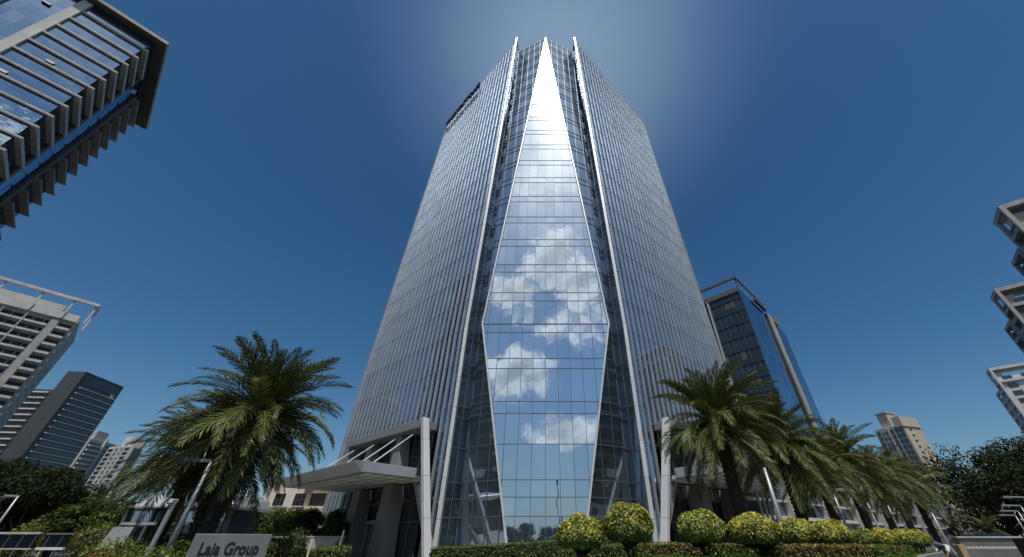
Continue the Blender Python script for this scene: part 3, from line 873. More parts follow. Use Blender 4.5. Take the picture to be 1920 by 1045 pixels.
boxes('parapet_glazing', M['dim_glass'], b1, [(.5, 29, .5, 41, H1-2, H1+.49)])
for (zz0, yy0) in ((80.3, 6.2), (73, 8.3), (94, 14.0)):
    v = MB(); v.hexa([(.4, yy0, zz0), (.4, yy0+1.1, zz0), (-.1, yy0+1.1, zz0), (-.1, yy0, zz0), (.4, yy0, zz0+.9), (.4, yy0+1.1, zz0+.9), (.35, yy0+1.1, zz0+.9), (.35, yy0, zz0+.9)]); v.build('open_window', M['alu_dark'], b1)
dsh = MB(); dsh.tube([(10.3, -.6, 93), (10.3, -.1, 93)], [.7, .1], 12); dsh.tube([(11.6, -.6, 94.2), (11.6, -.1, 94.2)], [.6, .1], 12); dsh.build('satellite_dish', M['alu_bright'], b1)

# --- B2 : white apartment block, left
b2 = frame('white_apartment_block', (-169.7, 117), (-.76, .65), 'white apartment block with balcony ledges and open pergola frame on its roof')
# local x = b direction (side, depth), y = a direction (main face)
HB = 66; fh = 3.0
c = MB(); c.box(.6, 24, .6, 44, 0, HB); c.build('wall', M['white_p'], b2)
boxes('side_wall', M['concrete'], b2, [(.3, 23, .25, .6, 0, HB)])
for i in range(21):
    z_ = HB-1.4-i*fh
    g2 = MB(); g2.box(.35, .62, 1.2, 4.2, z_-1.75, z_-.1); g2.build('bay_window', M['dim_glass'], b2)
    g2 = MB(); g2.box(.35, .62, 6.6, 40, z_-1.75, z_-.1); g2.build('window_band', M['dim_glass'], b2)
    for k in range(14): boxes('window_post', M['concrete'], b2, [(.25, .349, 7.6+k*2.35, 7.75+k*2.35, z_-1.75, z_-.1)]) if i < 7 else None
for i in range(21):
    z_ = HB-3.0-i*fh
    boxes('balcony', M['white_p'], b2, [(-1.0, .345, 1.1, 4.3, z_-.75, z_)])
    boxes('long_balcony', M['white_p'], b2, [(-.75, .345, 6.5, 40, z_-.7, z_-.05)])
    for xx in (5, 14): boxes('side_window', M['dim_glass'], b2, [(xx, xx+1.2, .2, .26, z_+.1, z_+1.4)])
boxes('lift_strip', M['concrete'], b2, [(-.5, .6, 4.45, 6.35, 0, HB+1)])
for yy in (12-.2, 17.2-.2, 22.6-.2, 28-.2, 33.4-.2): boxes('divider', M['white_p'], b2, [(-.9, .3, yy, yy+.2, 0, HB-1)])
boxes('parapet', M['white_p'], b2, [(-.8, .6, 1, 44, HB-.2, HB+2.2)])
pf = MB()
pf.box(-1.6, -.4, -1.2, 45, HB+7.0, HB+8); pf.box(-.39, 8, -1.2, -.2, HB+7.0, HB+8); pf.build('pergola_beam', M['white_p'], b2)
for (xx, yy) in ((-1, 4.9), (-1, 12.5), (-1, 21), (-1, 30), (-1, 38), (7.6, -.8), (-.9, -.8)):
    boxes('pergola_post', M['white_p'], b2, [(xx-.2, xx+.25, yy-.25, yy+.25, HB-.1, HB+7.19)])
boxes('roof_room', M['white_p'], b2, [(2, 14, 6, 22, HB, HB+5.4)]); boxes('roof_room', M['white_p'], b2, [(2, 14, 24, 42, HB, HB+4.6)]); boxes('roof_plant_room', M['concrete'], b2, [(9, 22, 1.5, 5, HB, HB+4)])
boxes('roof_tank', M['concrete'], b2, [(4, 7, 24, 29, HB, HB+4)])

# --- B3 : charcoal tower, left middle
b3 = frame('charcoal_tower', (-276, 210), (-.1, .995), 'dark grey high-rise with pale horizontal ledges and blank charcoal corner')
HB = 84.3
boxes('wall', M['charcoal'], b3, [(0, 27, 0, 10, 0, HB)]); boxes('lower_wing', M['charcoal'], b3, [(0.5, 26, 10, 24, 0, HB-11)])
for i in range(24):
    z_ = HB-9-i*3.15
    boxes('window_band', M['dim_glass'], b3, [(3, 27.02, -.2, .1, z_-2.2, z_-.4)])
boxes('crown_band', M['dim_glass'], b3, [(2, 26.8, -.15, .1, HB-6.5, HB-1.5)])
for i in range(24):
    z_ = HB-8.6-i*3.15
    boxes('ledge', M['white_p'], b3, [(2.2, 26.5, -.9, -.01, z_-.5, z_)])
    boxes('wing_ledge', M['white_p'], b3, [(-1.0, .49, 10.5, 24, z_-4.6, z_-4.0)])
boxes('light_well', M['beige'], b3, [(22.5, 24.5, -.7, -.21, HB-9, HB-6.6)])

# --- B4 narrow tower beyond, B5 white lattice tower, B0
b4 = frame('slim_apartment_tower', (-351, 300), (-.1, .995), 'slim grey apartment tower behind the charcoal high-rise, mostly hidden')
boxes('wall', M['concrete'], b4, [(0, 26, 0, 20, 0, 66)]); boxes('roof_block', M['concrete'], b4, [(6, 16, 4, 12, 66, 73)])
for i in range(20):
    boxes('window_band', M['dim_glass'], b4, [(1, 11, -.3, .05, 62-i*3.1, 63.9-i*3.1)]); boxes('window_band', M['dim_glass'], b4, [(14, 25, -.3, .05, 62-i*3.1, 63.9-i*3.1)])
for i in range(20): boxes('balcony', M['white_p'], b4, [(.8, 11.2, -1.5, -.31, 61-i*3.1, 62-i*3.1)])
boxes('pilaster', M['white_p'], b4, [(11.8, 13.2, -1.2, .05, 0, 68)])

b5 = frame('white_apartment_tower', (-342.2, 308.7), (.95, -.3), 'white apartment tower with dark window grid and stepped rooftop, beyond low trees')
HB = 61.5
boxes('wall', M['white_p'], b5, [(0, 29, .0, 7.5, 0, HB)])
boxes('roof_block', M['white_p'], b5, [(11, 20, 1, 6, HB, HB+7)]); boxes('roof_screen', M['concrete'], b5, [(20.2, 26, 1, 6, HB, HB+5)])
for (xa, xb) in ((1.5, 7.8), (10.4, 13.0), (16, 18.6), (20.8, 27)):
    for i in range(19):
        z_ = HB-3.4-i*3.1
        boxes('window', M['dim_glass'], b5, [(xa, xb, -.25, .1, z_, z_+1.9)])
for xx in (9.0, 14.5, 19.6, 28.2): boxes('pilaster', M['white_p'], b5, [(xx-.35, xx+.35, -.9, -.01, 0, HB+1)])
boxes('side_recess', M['dim_glass'], b5, [(29.0, 29.3, 1, 6, 0, HB-2)])
b0 = frame('pale_distant_tower', (-392, 280), (-.1, .995), 'pale ribbed tower at far left, low behind the white apartment block')
boxes('wall', M['white_p'], b0, [(0, 20, 0, 20, 0, 74)])
for i in range(22): boxes('window_band', M['dim_glass'], b0, [(1, 19, -.3, .05, 70-i*3.1, 71.8-i*3.1)])
b01 = frame('low_grey_block', (-262, 262), (.3, .95), 'low grey office block between two apartment towers, above distant trees')
boxes('wall', M['charcoal'], b01, [(0, 18, 0, 14, 0, 22)])
for i in range(6): boxes('window_band', M['blue_glass'], b01, [(1, 17, -.3, .05, 18.4-i*3.1, 20.4-i*3.1)])

# --- B6 dark glass office behind the tower on the right. local x along right face (.71,.7), y along left face (-.7,.71)
b6 = frame('dark_glass_office', (54.7, 85), (.71, .704), 'dark glass office building with blue mirror side behind the right wing')
HB = 60.8
boxes('wall', M['charcoal'], b6, [(.3, 40.4, .3, 28, 0, HB-2)])
g6 = MB(); pane_wall(g6, 'x', .28, .3, 21.8, 0, HB-.5, 12, 16, 1); g6.build('mirror_glazing', M['blue_glass'], b6)
g6 = MB(); pane_wall(g6, 'x', .28, 26, 40.6, 0, HB-.5, 8, 16, 1); g6.build('mirror_glazing', M['blue_glass'], b6)
g7 = MB(); g7.box(.02, .3, .3, 28, 0, HB-2); g7.build('dark_glazing', M['dim_glass'], b6)
for i in range(15):
    z_ = HB-3-i*3.7
    boxes('spandrel', M['dim_glass'], b6, [(-.12, .015, .3, 28, z_-1.1, z_)])
    mm = MB()
    for y_ in np.arange(1.5, 27, 1.5): mm.box(-.08, .018, y_-.05, y_+.05, z_-3.6, z_-1.11)
    mm.build('window_mullions', M['concrete_d'], b6)
for k in range(26):
    y_ = 1+1.5*random.randrange(17); i = random.randrange(14); boxes('window_blind', M['concrete_d'], b6, [(-.02-.0001*k, .016, y_, y_+1.2, HB-3-i*3.7-3.0-random.random()*.5, HB-3-i*3.7-1.3)])
boxes('stone_strip', M['concrete'], b6, [(22.4, 25.4, -.5, .3, 0, HB-.3)])
boxes('strip_recess', M['charcoal'], b6, [(21.8, 22.38, -.1, .3, 0, HB-.4)]); boxes('strip_recess', M['charcoal'], b6, [(25.42, 26.0, -.1, .3, 0, HB-.4)])
boxes('white_rib', M['alu_bright'], b6, [(-.6, -.13, 9.2, 9.6, 0, HB-2.2)])
tr = MB(); tr.box(-.6, 0, -.3, 28, HB+2.2, HB+2.8); tr.box(.01, 22, -.3, .1, HB+2.2, HB+2.8); tr.box(-.2, .2, -.1, .3, HB-.4, HB+2.19); tr.box(-.2, .2, 13.8, 14.2, HB-2, HB+2.19)
tr.build('roof_frame', M['concrete_d'], b6)
boxes('parapet', M['concrete_d'], b6, [(-.3, .29, .31, 28, HB-1.99, HB-.6)])
for (xx, yy, h_) in ((3, 5, 2.4), (4, 9, 1.8), (3, 11.5, 2.8)): boxes('roof_unit', M['concrete'], b6, [(xx, xx+2, yy, yy+1.6, HB-1.99, HB+h_-1)])
mn = MB(); mn.box(12, 21.6, -.6, .25, HB+.2, HB+.9); mn.build('maintenance_rail', M['concrete_d'], b6)
gl = MB(); gl.box(29.5, 34.0, -.15, .26, HB-.3, HB+1.3); gl.build('roof_emblem', M['gold'], b6)

# --- B7 beige tower right
b7 = frame('beige_apartment_tower', (225, 240), (.95, .31), 'beige high-rise apartment tower above the row of palms and dark trees')
# local x = right face, y = left (front) face
HB = 61.5
boxes('wall', M['beige'], b7, [(0, 15.5, 0, 17.3, 0, HB)])
boxes('corner_block', M['beige'], b7, [(-.6, 15.5, -.6, 4, HB-1, HB+5)])
boxes('roof_block', M['beige'], b7, [(2, 10, 7, 13, HB, HB+9)]); boxes('roof_cornice', M['concrete'], b7, [(1.5, 10.5, 6.5, 13.5, HB+9.01, HB+9.8)])
for (ya, yb) in ((1.0, 2.8), (3.6, 5.6), (6.1, 8.2), (10.2, 11.2), (12.2, 13.2), (14.6, 16.2)):
    for i in range(14):
        z_ = HB-3.6-i*3.25
        boxes('window', M['dim_glass'], b7, [(-.25, .02, ya, yb, z_, z_+(2.2 if yb-ya > 1.5 else 1.4))])
for i in range(14): boxes('slot_window', M['black'], b7, [(4.5, 6.5, -.1, .1, HB-3.4-i*3.25, HB-2.2-i*3.25)])
for yy in (5.82, 8.9, 9.4): boxes('pipe', M['white_p'], b7, [(-.5, -.02, yy, yy+.2, 0, HB)])

# --- B8-10 identical stone-grey towers at right edge
def edge_tower(corner, label):
    o = frame('terraced_tower', corner, (.78, -.62), label, 'apartment tower', 'grey apartment towers along the right side'); return o
bt = edge_tower((107.7, 60), 'uppermost grey tower at right edge, highest of three alike')
# local x = face (.78,-.62), y = (.62,.78)
HB = 65
boxes('wall', M['concrete_d'], bt, [(.5, 18, .5, 6.5, 0, HB-3)])
boxes('side_block', M['concrete_d'], bt, [(.5, 15, 7.6, 14.5, 0, HB-9)]); boxes('recess', M['dim_glass'], bt, [(2, 14, 6.51, 7.59, 0, HB-10)])
fr = MB()
fr.box(-.2, .6, -.2, .6, 0, HB); fr.box(-.2, .6, 5.8, 6.6, 0, HB-.02); fr.box(-.2, 18, -.2, 7, HB+.01, HB+1.2)
fr.box(.61, 18, -.2, .49, HB-5.6, HB-4.6)
fr.build('corner_frame', M['concrete'], bt)
fr = MB(); fr.box(-.3, .49, 7.3, 8.0, 0, HB-8); fr.box(-.3, .49, 13.9, 14.6, 0, HB-8.02); fr.box(-.3, 15, 7.3, 14.6, HB-7.9, HB-7); fr.build('side_frame', M['concrete'], bt)
for i in range(18):
    z_ = HB-5-i*3.3
    boxes('balcony', M['concrete'], bt, [(-.4, .48, .7, 5.7, z_-.9, z_)])
    if i > 1: boxes('side_balcony', M['concrete'], bt, [(-.5, .48, 8.1, 13.8, z_-.9, z_)])
    boxes('front_window', M['dim_glass'], bt, [(2, 5, .35, .51, z_+.2, z_+2.0)]); boxes('front_window', M['dim_glass'], bt, [(8, 12, .35, .51, z_+.2, z_+2.0)])
boxes('roof_planter', M['white_p'], bt, [(.7, 3, 1.5, 4.8, HB-2.99, HB-1.2)])
mst = MB(); mst.tube([(0, -.2, HB+1.2), (0, -.2, HB+3.2)], .07); mst.build('mast', M['pole'], bt)
for cn, lb in (((141.7, 95), 'middle grey tower at right edge, between two similar towers'), ((204, 160), 'lowest and palest tower at right edge')):
    t2 = copy_tree(bt); t2.location = (cn[0], cn[1], 0); t2['label'] = lb
    if cn[0] > 200:
        for ch in t2.children:
            if ch.data.materials[0] in (M['concrete'], M['concrete_d']):
                ch.material_slots[0].link = 'OBJECT'; ch.material_slots[0].material = M['white_p']

# --- cream apartment block, left behind the trees (four windows)
A = PX(500, 905, 62); 
b8 = empty('cream_apartment_block', (PX(506, 908, 60).x, 60, 0), math.atan2(-.06, 1)); tag(b8, 'cream low apartment block with four dark windows and shaded balconies, left of the canopy', 'building')
W1 = (PX(578, 908, 60).x-PX(506, 908, 60).x)
Htop = PX(540, 905, 60).z
boxes('wall', M['beige_l'], b8, [(0, W1, 0, 12, 0, Htop)])
boxes('roof_edge', M['white_p'], b8, [(-.1, W1+.1, -.12, 12, Htop, Htop+.15)])
for (xa, zz) in ((1.5, Htop-2.9), (1.5+2.9, Htop-2.9), (1.5, Htop-6.1), (4.4, Htop-6.1), (1.5, Htop-9.3)):
    w = boxes('window', M['black'], b8, [(xa, xa+1.55, -.03, .1, zz, zz+1.5)])
    boxes('frame', M['concrete_d'], w, [(xa+.45, xa+.5, -.06, -.031, zz, zz+1.5), (xa+1.0, xa+1.05, -.06, -.031, zz, zz+1.5), (xa, xa+1.55, -.06, -.031, zz+.7, zz+.75)])
    boxes('sill', M['white_p'], w, [(xa-.1, xa+1.65, -.14, -.001, zz-.12, zz-.005)])
boxes('balcony_wing', M['beige_l'], b8, [(W1+.01, W1+9.5, 2, 12, 0, Htop-1.2)])
boxes('shade_sheet', M['black'], b8, [(W1+.02, W1+9.4, 1.9, 1.99, 0, Htop-1.2)])  # black sheet over the cream wing, painting the shade behind the balconies
for k in range(4):
    zz = Htop-2.9-k*3.1
    boxes('balcony', M['beige_l'], b8, [(W1+.02, W1+4.2, .5, 1.85, zz-1.0, zz)]); boxes('balcony', M['white_p'], b8, [(W1+4.6, W1+9, .5, 1.85, zz-.9+.6, zz+.5)])
    boxes('slab', M['concrete'], b8, [(W1+.02, W1+9.3, .3, 1.88, zz-1.2, zz-1.02)])
boxes('downpipe', M['tan'], b8, [(W1+4.3, W1+4.5, .2, .35, 0, Htop-.5)])
boxes('left_wing', M['beige_l'], b8, [(-2.0, -.02, 3, 12, 0, Htop-1.5)]); boxes('left_window', M['black'], b8, [(-1.6, -.5, 2.9, 2.99, Htop-4.3, Htop-2.6)])
bal = MB()
for k in range(2):
    z_ = Htop-4.4-k*3.6; n_ = 10; ang = [PI*.95+PI*.6*i/n_ for i in range(n_+1)]
    ring = [(-2+3.2*math.cos(a_)*1.4, 5+3.2*math.sin(a_)) for a_ in ang]
    for p, q in zip(ring[:-1], ring[1:]):
        bal.hexa([(*p, z_-1.0), (*q, z_-1.0), (q[0]*.9-.2, q[1]*.9+.5, z_-1), (p[0]*.9-.2, p[1]*.9+.5, z_-1), (*p, z_), (*q, z_), (q[0]*.9-.2, q[1]*.9+.5, z_), (p[0]*.9-.2, p[1]*.9+.5, z_)])
bal.build('curved_balcony', M['ochre'], b8)

# small blue-framed roof glimpsed between palm and block
bb = empty('glazed_roof_pavilion', (PX(455, 960, 90).x, 90, 0)); tag(bb, 'small blue glazed roof structure glimpsed between palm trunk and cream block', 'building')
ht = PX(455, 933, 90).z
boxes('wall', M['concrete'], bb, [(-3, 3, 0, 8, 0, ht-3)]); boxes('glazing', M['blue_glass'], bb, [(-2.4, 2.4, .3, 7, ht-2.99, ht)])
fr_ = MB(); fr_.tube([(-3, 0, ht-3), (-1.8, 0, ht+.2), (1.8, 0, ht+.2), (3, 0, ht-3)], .22, 6); fr_.build('roof_frame', M['white_p'], bb)

# --- low pavilion on the left with curved metal fascia and glass
pv = empty('gatehouse_pavilion', (-25.3, 26, 0), math.atan2(.04, 1)); tag(pv, 'low gatehouse with pale metal fascia, sloping post and dark glass, behind the palms', 'gatehouse')
Lp = 6.2
def zp(y, Y=24.5): return py2z(y, Y)
zt_, zf_, zg_, zm_ = 3.95, 3.25, 2.55, 1.9
rfm = MB()
rfm.hexa([(0, -.2, zf_), (Lp, -.2, zf_), (Lp, 4, zf_), (0, 4, zf_), (1.0, .3, zt_), (Lp-.3, .3, zt_), (Lp-.3, 4, zt_), (1.0, 4, zt_)]); rfm.build('roof', M['alu'], pv, bevel=.12)
boxes('glazing', M['dim_glass'], pv, [(.5, Lp-.5, .35, 3.8, 0, zf_-.02)])
boxes('glass_band', M['blue_glass'], pv, [(.4, Lp-.4, .2, .34, zg_, zf_-.15)])
boxes('transom', M['alu'], pv, [(.1, 4.0, .02, .19, zg_-.16, zg_-.02)])
for xx in (0.0, 1.5, 3.2, 4.6, Lp-.2): boxes('mullion', M['alu_dark'], pv, [(xx, xx+.14, .03, .34, 0, zf_-.01)])
cl = MB(); cl.hexa([(-.8, -.05, 0), (.75, -.05, 0), (.75, .3, 0), (-.8, .3, 0), (-.15, -.05, zg_-.25), (1.0, -.05, zg_-.25), (1.0, .3, zg_-.25), (-.15, .3, zg_-.25)]); cl.build('wall_panel', M['alu'], pv)
boxes('base_wall', M['alu'], pv, [(.76, 5.5, -.2, .02, 0, 1.25)])
boxes('counter', M['white_p'], pv, [(2.2, 3.0, .04, .3, 1.26, 1.9)])
hk = MB(); hk.tube([(-.9, 0, zf_+.25), (-.9, 0, zf_+.9), (-.5, 0, zf_+.9)], .06, 6); hk.tube([(-.9, 0, zf_+.25), (-.5, 0, zf_+.25)], .06, 6); hk.build('vent_pipe', M['white_p'], pv)

# --- glazed annex along right
an = empty('glazed_annex', (21.5, 46, 0), math.atan2(1, .95)); tag(an, 'low glazed annex with white floor bands and mullions behind the right palms', 'annex building')
an.rotation_euler = (0, 0, math.atan2(1.0, 1.35))
LA = 120; HA = 8.2
boxes('wall', M['charcoal'], an, [(0, LA, .3, 10, 0, HA)])
ga = MB(); pane_wall(ga, 'x', .28, 0, LA, 0, HA-.6, 60, 3, 1); ga.build('glazing', M['glass_f'], an)
for z_ in (HA-.3, 5.6, 4.0): boxes('floor_band', M['white_p'], an, [(0, LA, -.25, .27, z_-.35 if z_ < 5 else z_-.2, z_)])
for i in range(48): boxes('mullion', M['alu'], an, [(1.5+i*2.5, 1.62+i*2.5, -.05, .27, 0, 3.64)])
for i in range(1, 12): boxes('pier', M['concrete'], an, [(i*10-.6, i*10+.3, -.5, .26, 0, HA+.4)])
# slanting white posts at the outer edge of right portico
for i in range(4):
    ps = MB(); x0 = 22.3+i*.9; ps.tube([(x0, 44.5+i*.8, 0), (x0+.0, 44.5+i*.8, 6.3)], .16, 8); o = ps.build('steel_post', M['alu']); 
    tag(o, ['slim steel post nearest the right canopy pier', 'second steel post under the right canopy end', 'third steel post under the right canopy end', 'outermost slim steel post by the glazed annex'][i], 'post', 'steel posts at the canopy end')

# ================================================================== behind the viewer (seen in the mirror glass)
def rear_tower(loc, w, d, h, rz, label, step=3.3, mat='concrete', curved=False):
    o = empty('reflected_tower', (loc[0], loc[1], 0), rz); tag(o, label, 'tower')
    boxes('wall', M[mat], o, [(-w/2, w/2, -d/2, d/2, 0, h)])
    boxes('roof_block', M[mat], o, [(-w/4, w/4, -d/4, d/4, h, h+5)])
    for i in range(int(h/step)-1):
        m = MB(); z_ = h-2-i*step
        m.box(-w/2-.9, w/2+.9, -d/2-.9, d/2+.9, z_-.9, z_)
        m.build('balcony', M['beige'], o)
    wb = MB()
    for i in range(int(h/step)-1):
        z_ = h-2-i*step
        wb.box(-w/2-.06, w/2+.06, -d/2-.06, d/2+.06, z_-2.9, z_-.95)
    wb.build('window_band', M['dim_glass'], o)
    return o
rear_tower((70, 2), 24, 22, 58, .5, 'balconied tower mirrored in the right side glass of the tower', mat='charcoal')
rear_tower((58, -42), 20, 18, 34, .2, 'shorter dark tower mirrored low in the right side glass', mat='charcoal')
rear_tower((-68, 3), 22, 20, 62, -.3, 'balconied tower mirrored in the left side glass of the tower', mat='charcoal')

# ================================================================== PALMS
palmspec = [
    # base ratio X/Y, Y, height, scale, label
    (-.765, 18.5, 6.85, 1.12, 'tallest palm on the left, full round crown in front of the sky'),
    (-.79, 21, 5.9, 1.0, 'shorter palm just left of the tallest left palm, dark trunk'),
    (-.87, 22.5, 5.3, .98, 'lowest left palm beside the gatehouse, fronds sweeping left'),
    (.452, 20.5, 6.9, 1.0, 'large palm in front of the right entrance canopy'),
    (.59, 25.5, 6.7, 1.04, 'second palm from the tower in the right-hand row'),
    (.665, 31, 6.0, .92, 'third palm from the tower in the right-hand row'),
    (.735, 34, 7.2, 1.05, 'fourth palm from the tower in the right-hand row'),
    (.79, 38, 6.4, .95, 'fifth palm from the tower in the right-hand row'),
    (.83, 43, 7.3, 1.0, 'sixth palm from the tower, last but one of the right-hand row'),
    (.875, 46, 6.6, 1.05, 'last palm at the far right end of the right-hand row'),
]
for i, (rt, Y_, h, sc, lb) in enumerate(palmspec):
    z0 = 0
    make_palm((rt*Y_, Y_, z0), h, lb, 'date palms on the left' if i < 3 else 'date palms in a row on the right', sc, seed=i+3, nf=112 if i < 5 else 80)

# ================================================================== TOPIARY
def topiary(cx, cy, rx, rz, ztop, label, yellow=.6, seed=0, zb=None):
    base = bedh(cx, cy) if zb is None else zb
    root = empty('topiary_shrub', (cx, cy, base)); tag(root, label, 'topiary shrub', 'clipped round shrubs on the lawn')
    zc = ztop-rz-base
    rr = random.Random(seed)
    t = MB()
    for k in range(6):
        a = k*1.05+rr.random(); t.tube([(math.cos(a)*.05, math.sin(a)*.05, -.05), (math.cos(a)*rx*.22, math.sin(a)*rx*.22, max(.12, zc*.4)), (math.cos(a)*rx*.55, math.sin(a)*rx*.55, zc)], [.035, .028, .02], 6)
    t.build('trunk', M['bark'], root)
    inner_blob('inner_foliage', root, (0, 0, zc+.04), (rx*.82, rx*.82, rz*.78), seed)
    n = 4200
    d = sphere_pts(n); d = d[d[:, 2] > -.72]; n = len(d)
    # flatten underside
    k = .93+.08*RNG.random((n, 1)); lump = 1+.05*np.sin(d[:, :1]*7+seed*2)+.025*np.sin(d[:, 1:2]*6+d[:, 2:]*5+seed)
    z_ = np.where(d[:, 2:] < 0, d[:, 2:]*.75, d[:, 2:])
    P = np.concatenate([d[:, :2]*rx, z_*rz], 1)*k*lump+np.array([0, 0, zc])
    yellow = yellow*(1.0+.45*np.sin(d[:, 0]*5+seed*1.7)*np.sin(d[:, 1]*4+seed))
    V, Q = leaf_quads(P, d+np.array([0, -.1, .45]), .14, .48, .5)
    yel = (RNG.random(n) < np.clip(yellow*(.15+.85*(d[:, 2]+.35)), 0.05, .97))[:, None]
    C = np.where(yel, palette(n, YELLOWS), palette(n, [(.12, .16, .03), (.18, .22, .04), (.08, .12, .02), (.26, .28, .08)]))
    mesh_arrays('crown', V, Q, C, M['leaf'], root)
    return root
def tp(x0, x1, ytop, Y, label, yellow=.6, seed=0, squash=.5):
    xm = (x0+x1)/2; up = PX(xm, ytop, Y); d = Y*CT+(up.z-EYE)*ST*.5
    rx = (x1-x0)/2*d/FPX; 
    ratio = abs(xm-1023)/FPX
    rx = rx/math.sqrt(1+(ratio*.8)**2)
    base = bedh(up.x, Y)
    H = up.z-base
    return topiary(up.x*.985, Y, rx*(1.04-.08*((seed*7) % 3)/2), min(rx*(.80+.12*((seed*5) % 4)/3), H*.46), up.z, label, yellow, seed)
tp(1047, 1129, 964, 15.3, 'small golden topiary ball at the left end of the row, right of the tower centre', .5, 1)
tp(1126, 1224, 943, 15.0, 'tallest golden-green topiary ball, second from left', .5, 2)
tp(1268, 1358, 957, 15.6, 'round green topiary ball in front of the right entrance, third from left', .35, 3)
tp(1364, 1458, 963, 14.8, 'bright yellow topiary ball, fourth from left beside the slim lamp post', .85, 4)
tp(1452, 1532, 972, 16.6, 'yellow-green topiary ball just right of the slim lamp post', .6, 5)
tp(1518, 1594, 975, 16.4, 'very bright yellow topiary ball, overlapping its left neighbour', .9, 6)
tp(1598, 1648, 991, 19.5, 'dark green topiary ball between yellow ones', .03, 7)
tp(1632, 1686, 991, 18.4, 'flat yellow topiary ball right of the dark green one', .9, 8)
tp(1672, 1728, 993, 19.2, 'flat yellow topiary ball, last but one on the right', .85, 9)
tp(1700, 1746, 994, 20.6, 'small yellow topiary ball at the right end, beside the stooping gardener', .9, 10)

# ================================================================== HEDGES
def hedge(path, w, h, label, cols, leaf=.09, dens=260, base=None, name='hedge', group='clipped hedges in the raised bed', rnd=.25):
    """clipped hedge along a path of (x, y); leaves over top and sides"""
    P = []; Nn = []; mb = MB(); tot = 0
    ox, oy = path[0]
    root = empty(name, (ox, oy, 0)); tag(root, label, 'hedge', group)
    for (x0, y0), (x1, y1) in zip(path[:-1], path[1:]):
        a = Vector((x0, y0, 0)); b = Vector((x1, y1, 0)); L = (b-a).length; d = (b-a)/L; nn = Vector((d.y, -d.x, 0))
        ba = bedh(x0, y0) if base is None else base; bb_ = bedh(x1, y1) if base is None else base
        def q(p, k, z): v = p+nn*k*w/2; return (v.x-ox, v.y-oy, z)
        mb.hexa([q(a, -.82, ba-.1), q(b, -.82, bb_-.1), q(b, .82, bb_-.1), q(a, .82, ba-.1), q(a, -.82, ba+h*.9), q(b, -.82, bb_+h*.9), q(b, .82, bb_+h*.9), q(a, .82, ba+h*.9)])
        n = int(L*(w+2*h)*dens)
        t = RNG.random(n); s_ = RNG.uniform(-1, 1, n)*(w/2+h)
        for ti, si in zip(t, s_):
            bz = ba+(bb_-ba)*ti; p = a+d*(L*ti)
            if abs(si) < w/2:
                e = abs(si)/(w/2); v = p+nn*si; z = bz+h*(1-rnd*.5*e**4); nv = (nn.x*si*.6, nn.y*si*.6, 1)
            else:
                k = abs(si)-w/2; sg_ = 1 if si > 0 else -1; v = p+nn*(sg_*w/2*(1-.05*random.random())); z = bz+h-k-rnd*.1; nv = (nn.x*sg_, nn.y*sg_, .35)
            jz = math.sin(v.x*3.1)*.015+math.sin(v.y*4.3+v.x*1.7)*.015
            P.append((v.x-ox+random.gauss(0, .012), v.y-oy+random.gauss(0, .012), z+jz+random.gauss(0, .014))); Nn.append(nv)
        # ends
        n = int(w*h*dens)
        for p, sg_ in ((a, -1), (b, 1)):
            for _ in range(n):
                v = p+nn*random.uniform(-w/2, w/2)+d*sg_*.03; z = (ba if sg_ < 0 else bb_)+random.random()*h
                P.append((v.x-ox, v.y-oy, z)); Nn.append((d.x*sg_, d.y*sg_, .3))
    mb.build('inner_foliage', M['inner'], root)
    P = np.array(P); Nn = np.array(Nn)
    V, Q = leaf_quads(P, Nn, leaf, .5, .5)
    mesh_arrays('foliage', V, Q, palette(len(P), cols), M['leaf'], root)
    return root
HG = [(.10, .15, .02), (.14, .19, .03), (.07, .11, .02)]
HR = [(.24, .13, .03), (.28, .22, .04), (.12, .13, .03), (.2, .08, .03)]
HY = [(.28, .27, .04), (.2, .22, .03), (.12, .15, .03)]
hedge([(-6.2, 25.2), (1.6, 25.2), (4, 25.4)], 1.5, .62, 'long low bright green hedge at the foot of the tower centre', HG, .1, 170)
hedge([(.62, 17.6), (2.0, 17.4), (3.4, 17.4)], 1.0, .34, 'dark green low hedge under the two leftmost topiary balls', HG, .08, 300)
hedge([(3.4, 17.45), (4.8, 17.5), (6.2, 17.5)], 1.0, .34, 'golden and red-tinged low hedge between second and third topiary balls', HY+HR, .08, 300)
hedge([(6.2, 17.5), (8.0, 17.2)], 1.0, .33, 'golden low hedge beneath the third and fourth topiary balls', HY, .08, 300)
hedge([(7.2, 14.6), (8.7, 14.9), (10.4, 15.4)], 1.1, .30, 'orange-red croton hedge in front of the brightest yellow ball', HR, .09, 300)
hedge([(10.7, 15.2), (12.0, 16.6)], 1.0, .26, 'rounded smooth green hedge mound near the planter wall', HG, .07, 330)
hedge([(12.3, 17.0), (13.9, 18.4)], 1.2, .27, 'mixed yellow and rust hedge mound near the right end', HR+HG, .08, 300)
hedge([(14.2, 18.5), (15.8, 20.0)], 1.1, .26, 'small dark green hedge mound beside the gardener', HG, .07, 330)
hedge([(-14.6, 18.0), (-10.6, 16.9)], 1.3, 1.6, 'light green hedge behind the name sign, left part', HG+HY[:1], .1, 220, base=0, group='hedges around the name sign')
hedge([(-8.6, 17.2), (-7.6, 17.6)], 1.0, 1.45, 'rounded green hedge at the right edge of the name sign', HG, .1, 220, base=0, group='hedges around the name sign')
hedge([(-15.5, 33.5), (-18.5, 35.5)], 1.4, 1.1, 'clipped hedge in front of low grey wall left of the entrance', HG, .14, 110, base=0, group='hedges around the name sign')
hedge([(-20.5, 24), (-13.5, 23)], 1.8, 1.9, 'dark shaded hedge under the left palms in front of the gatehouse', GREENS, .14, 90, base=0, group='hedges around the name sign')

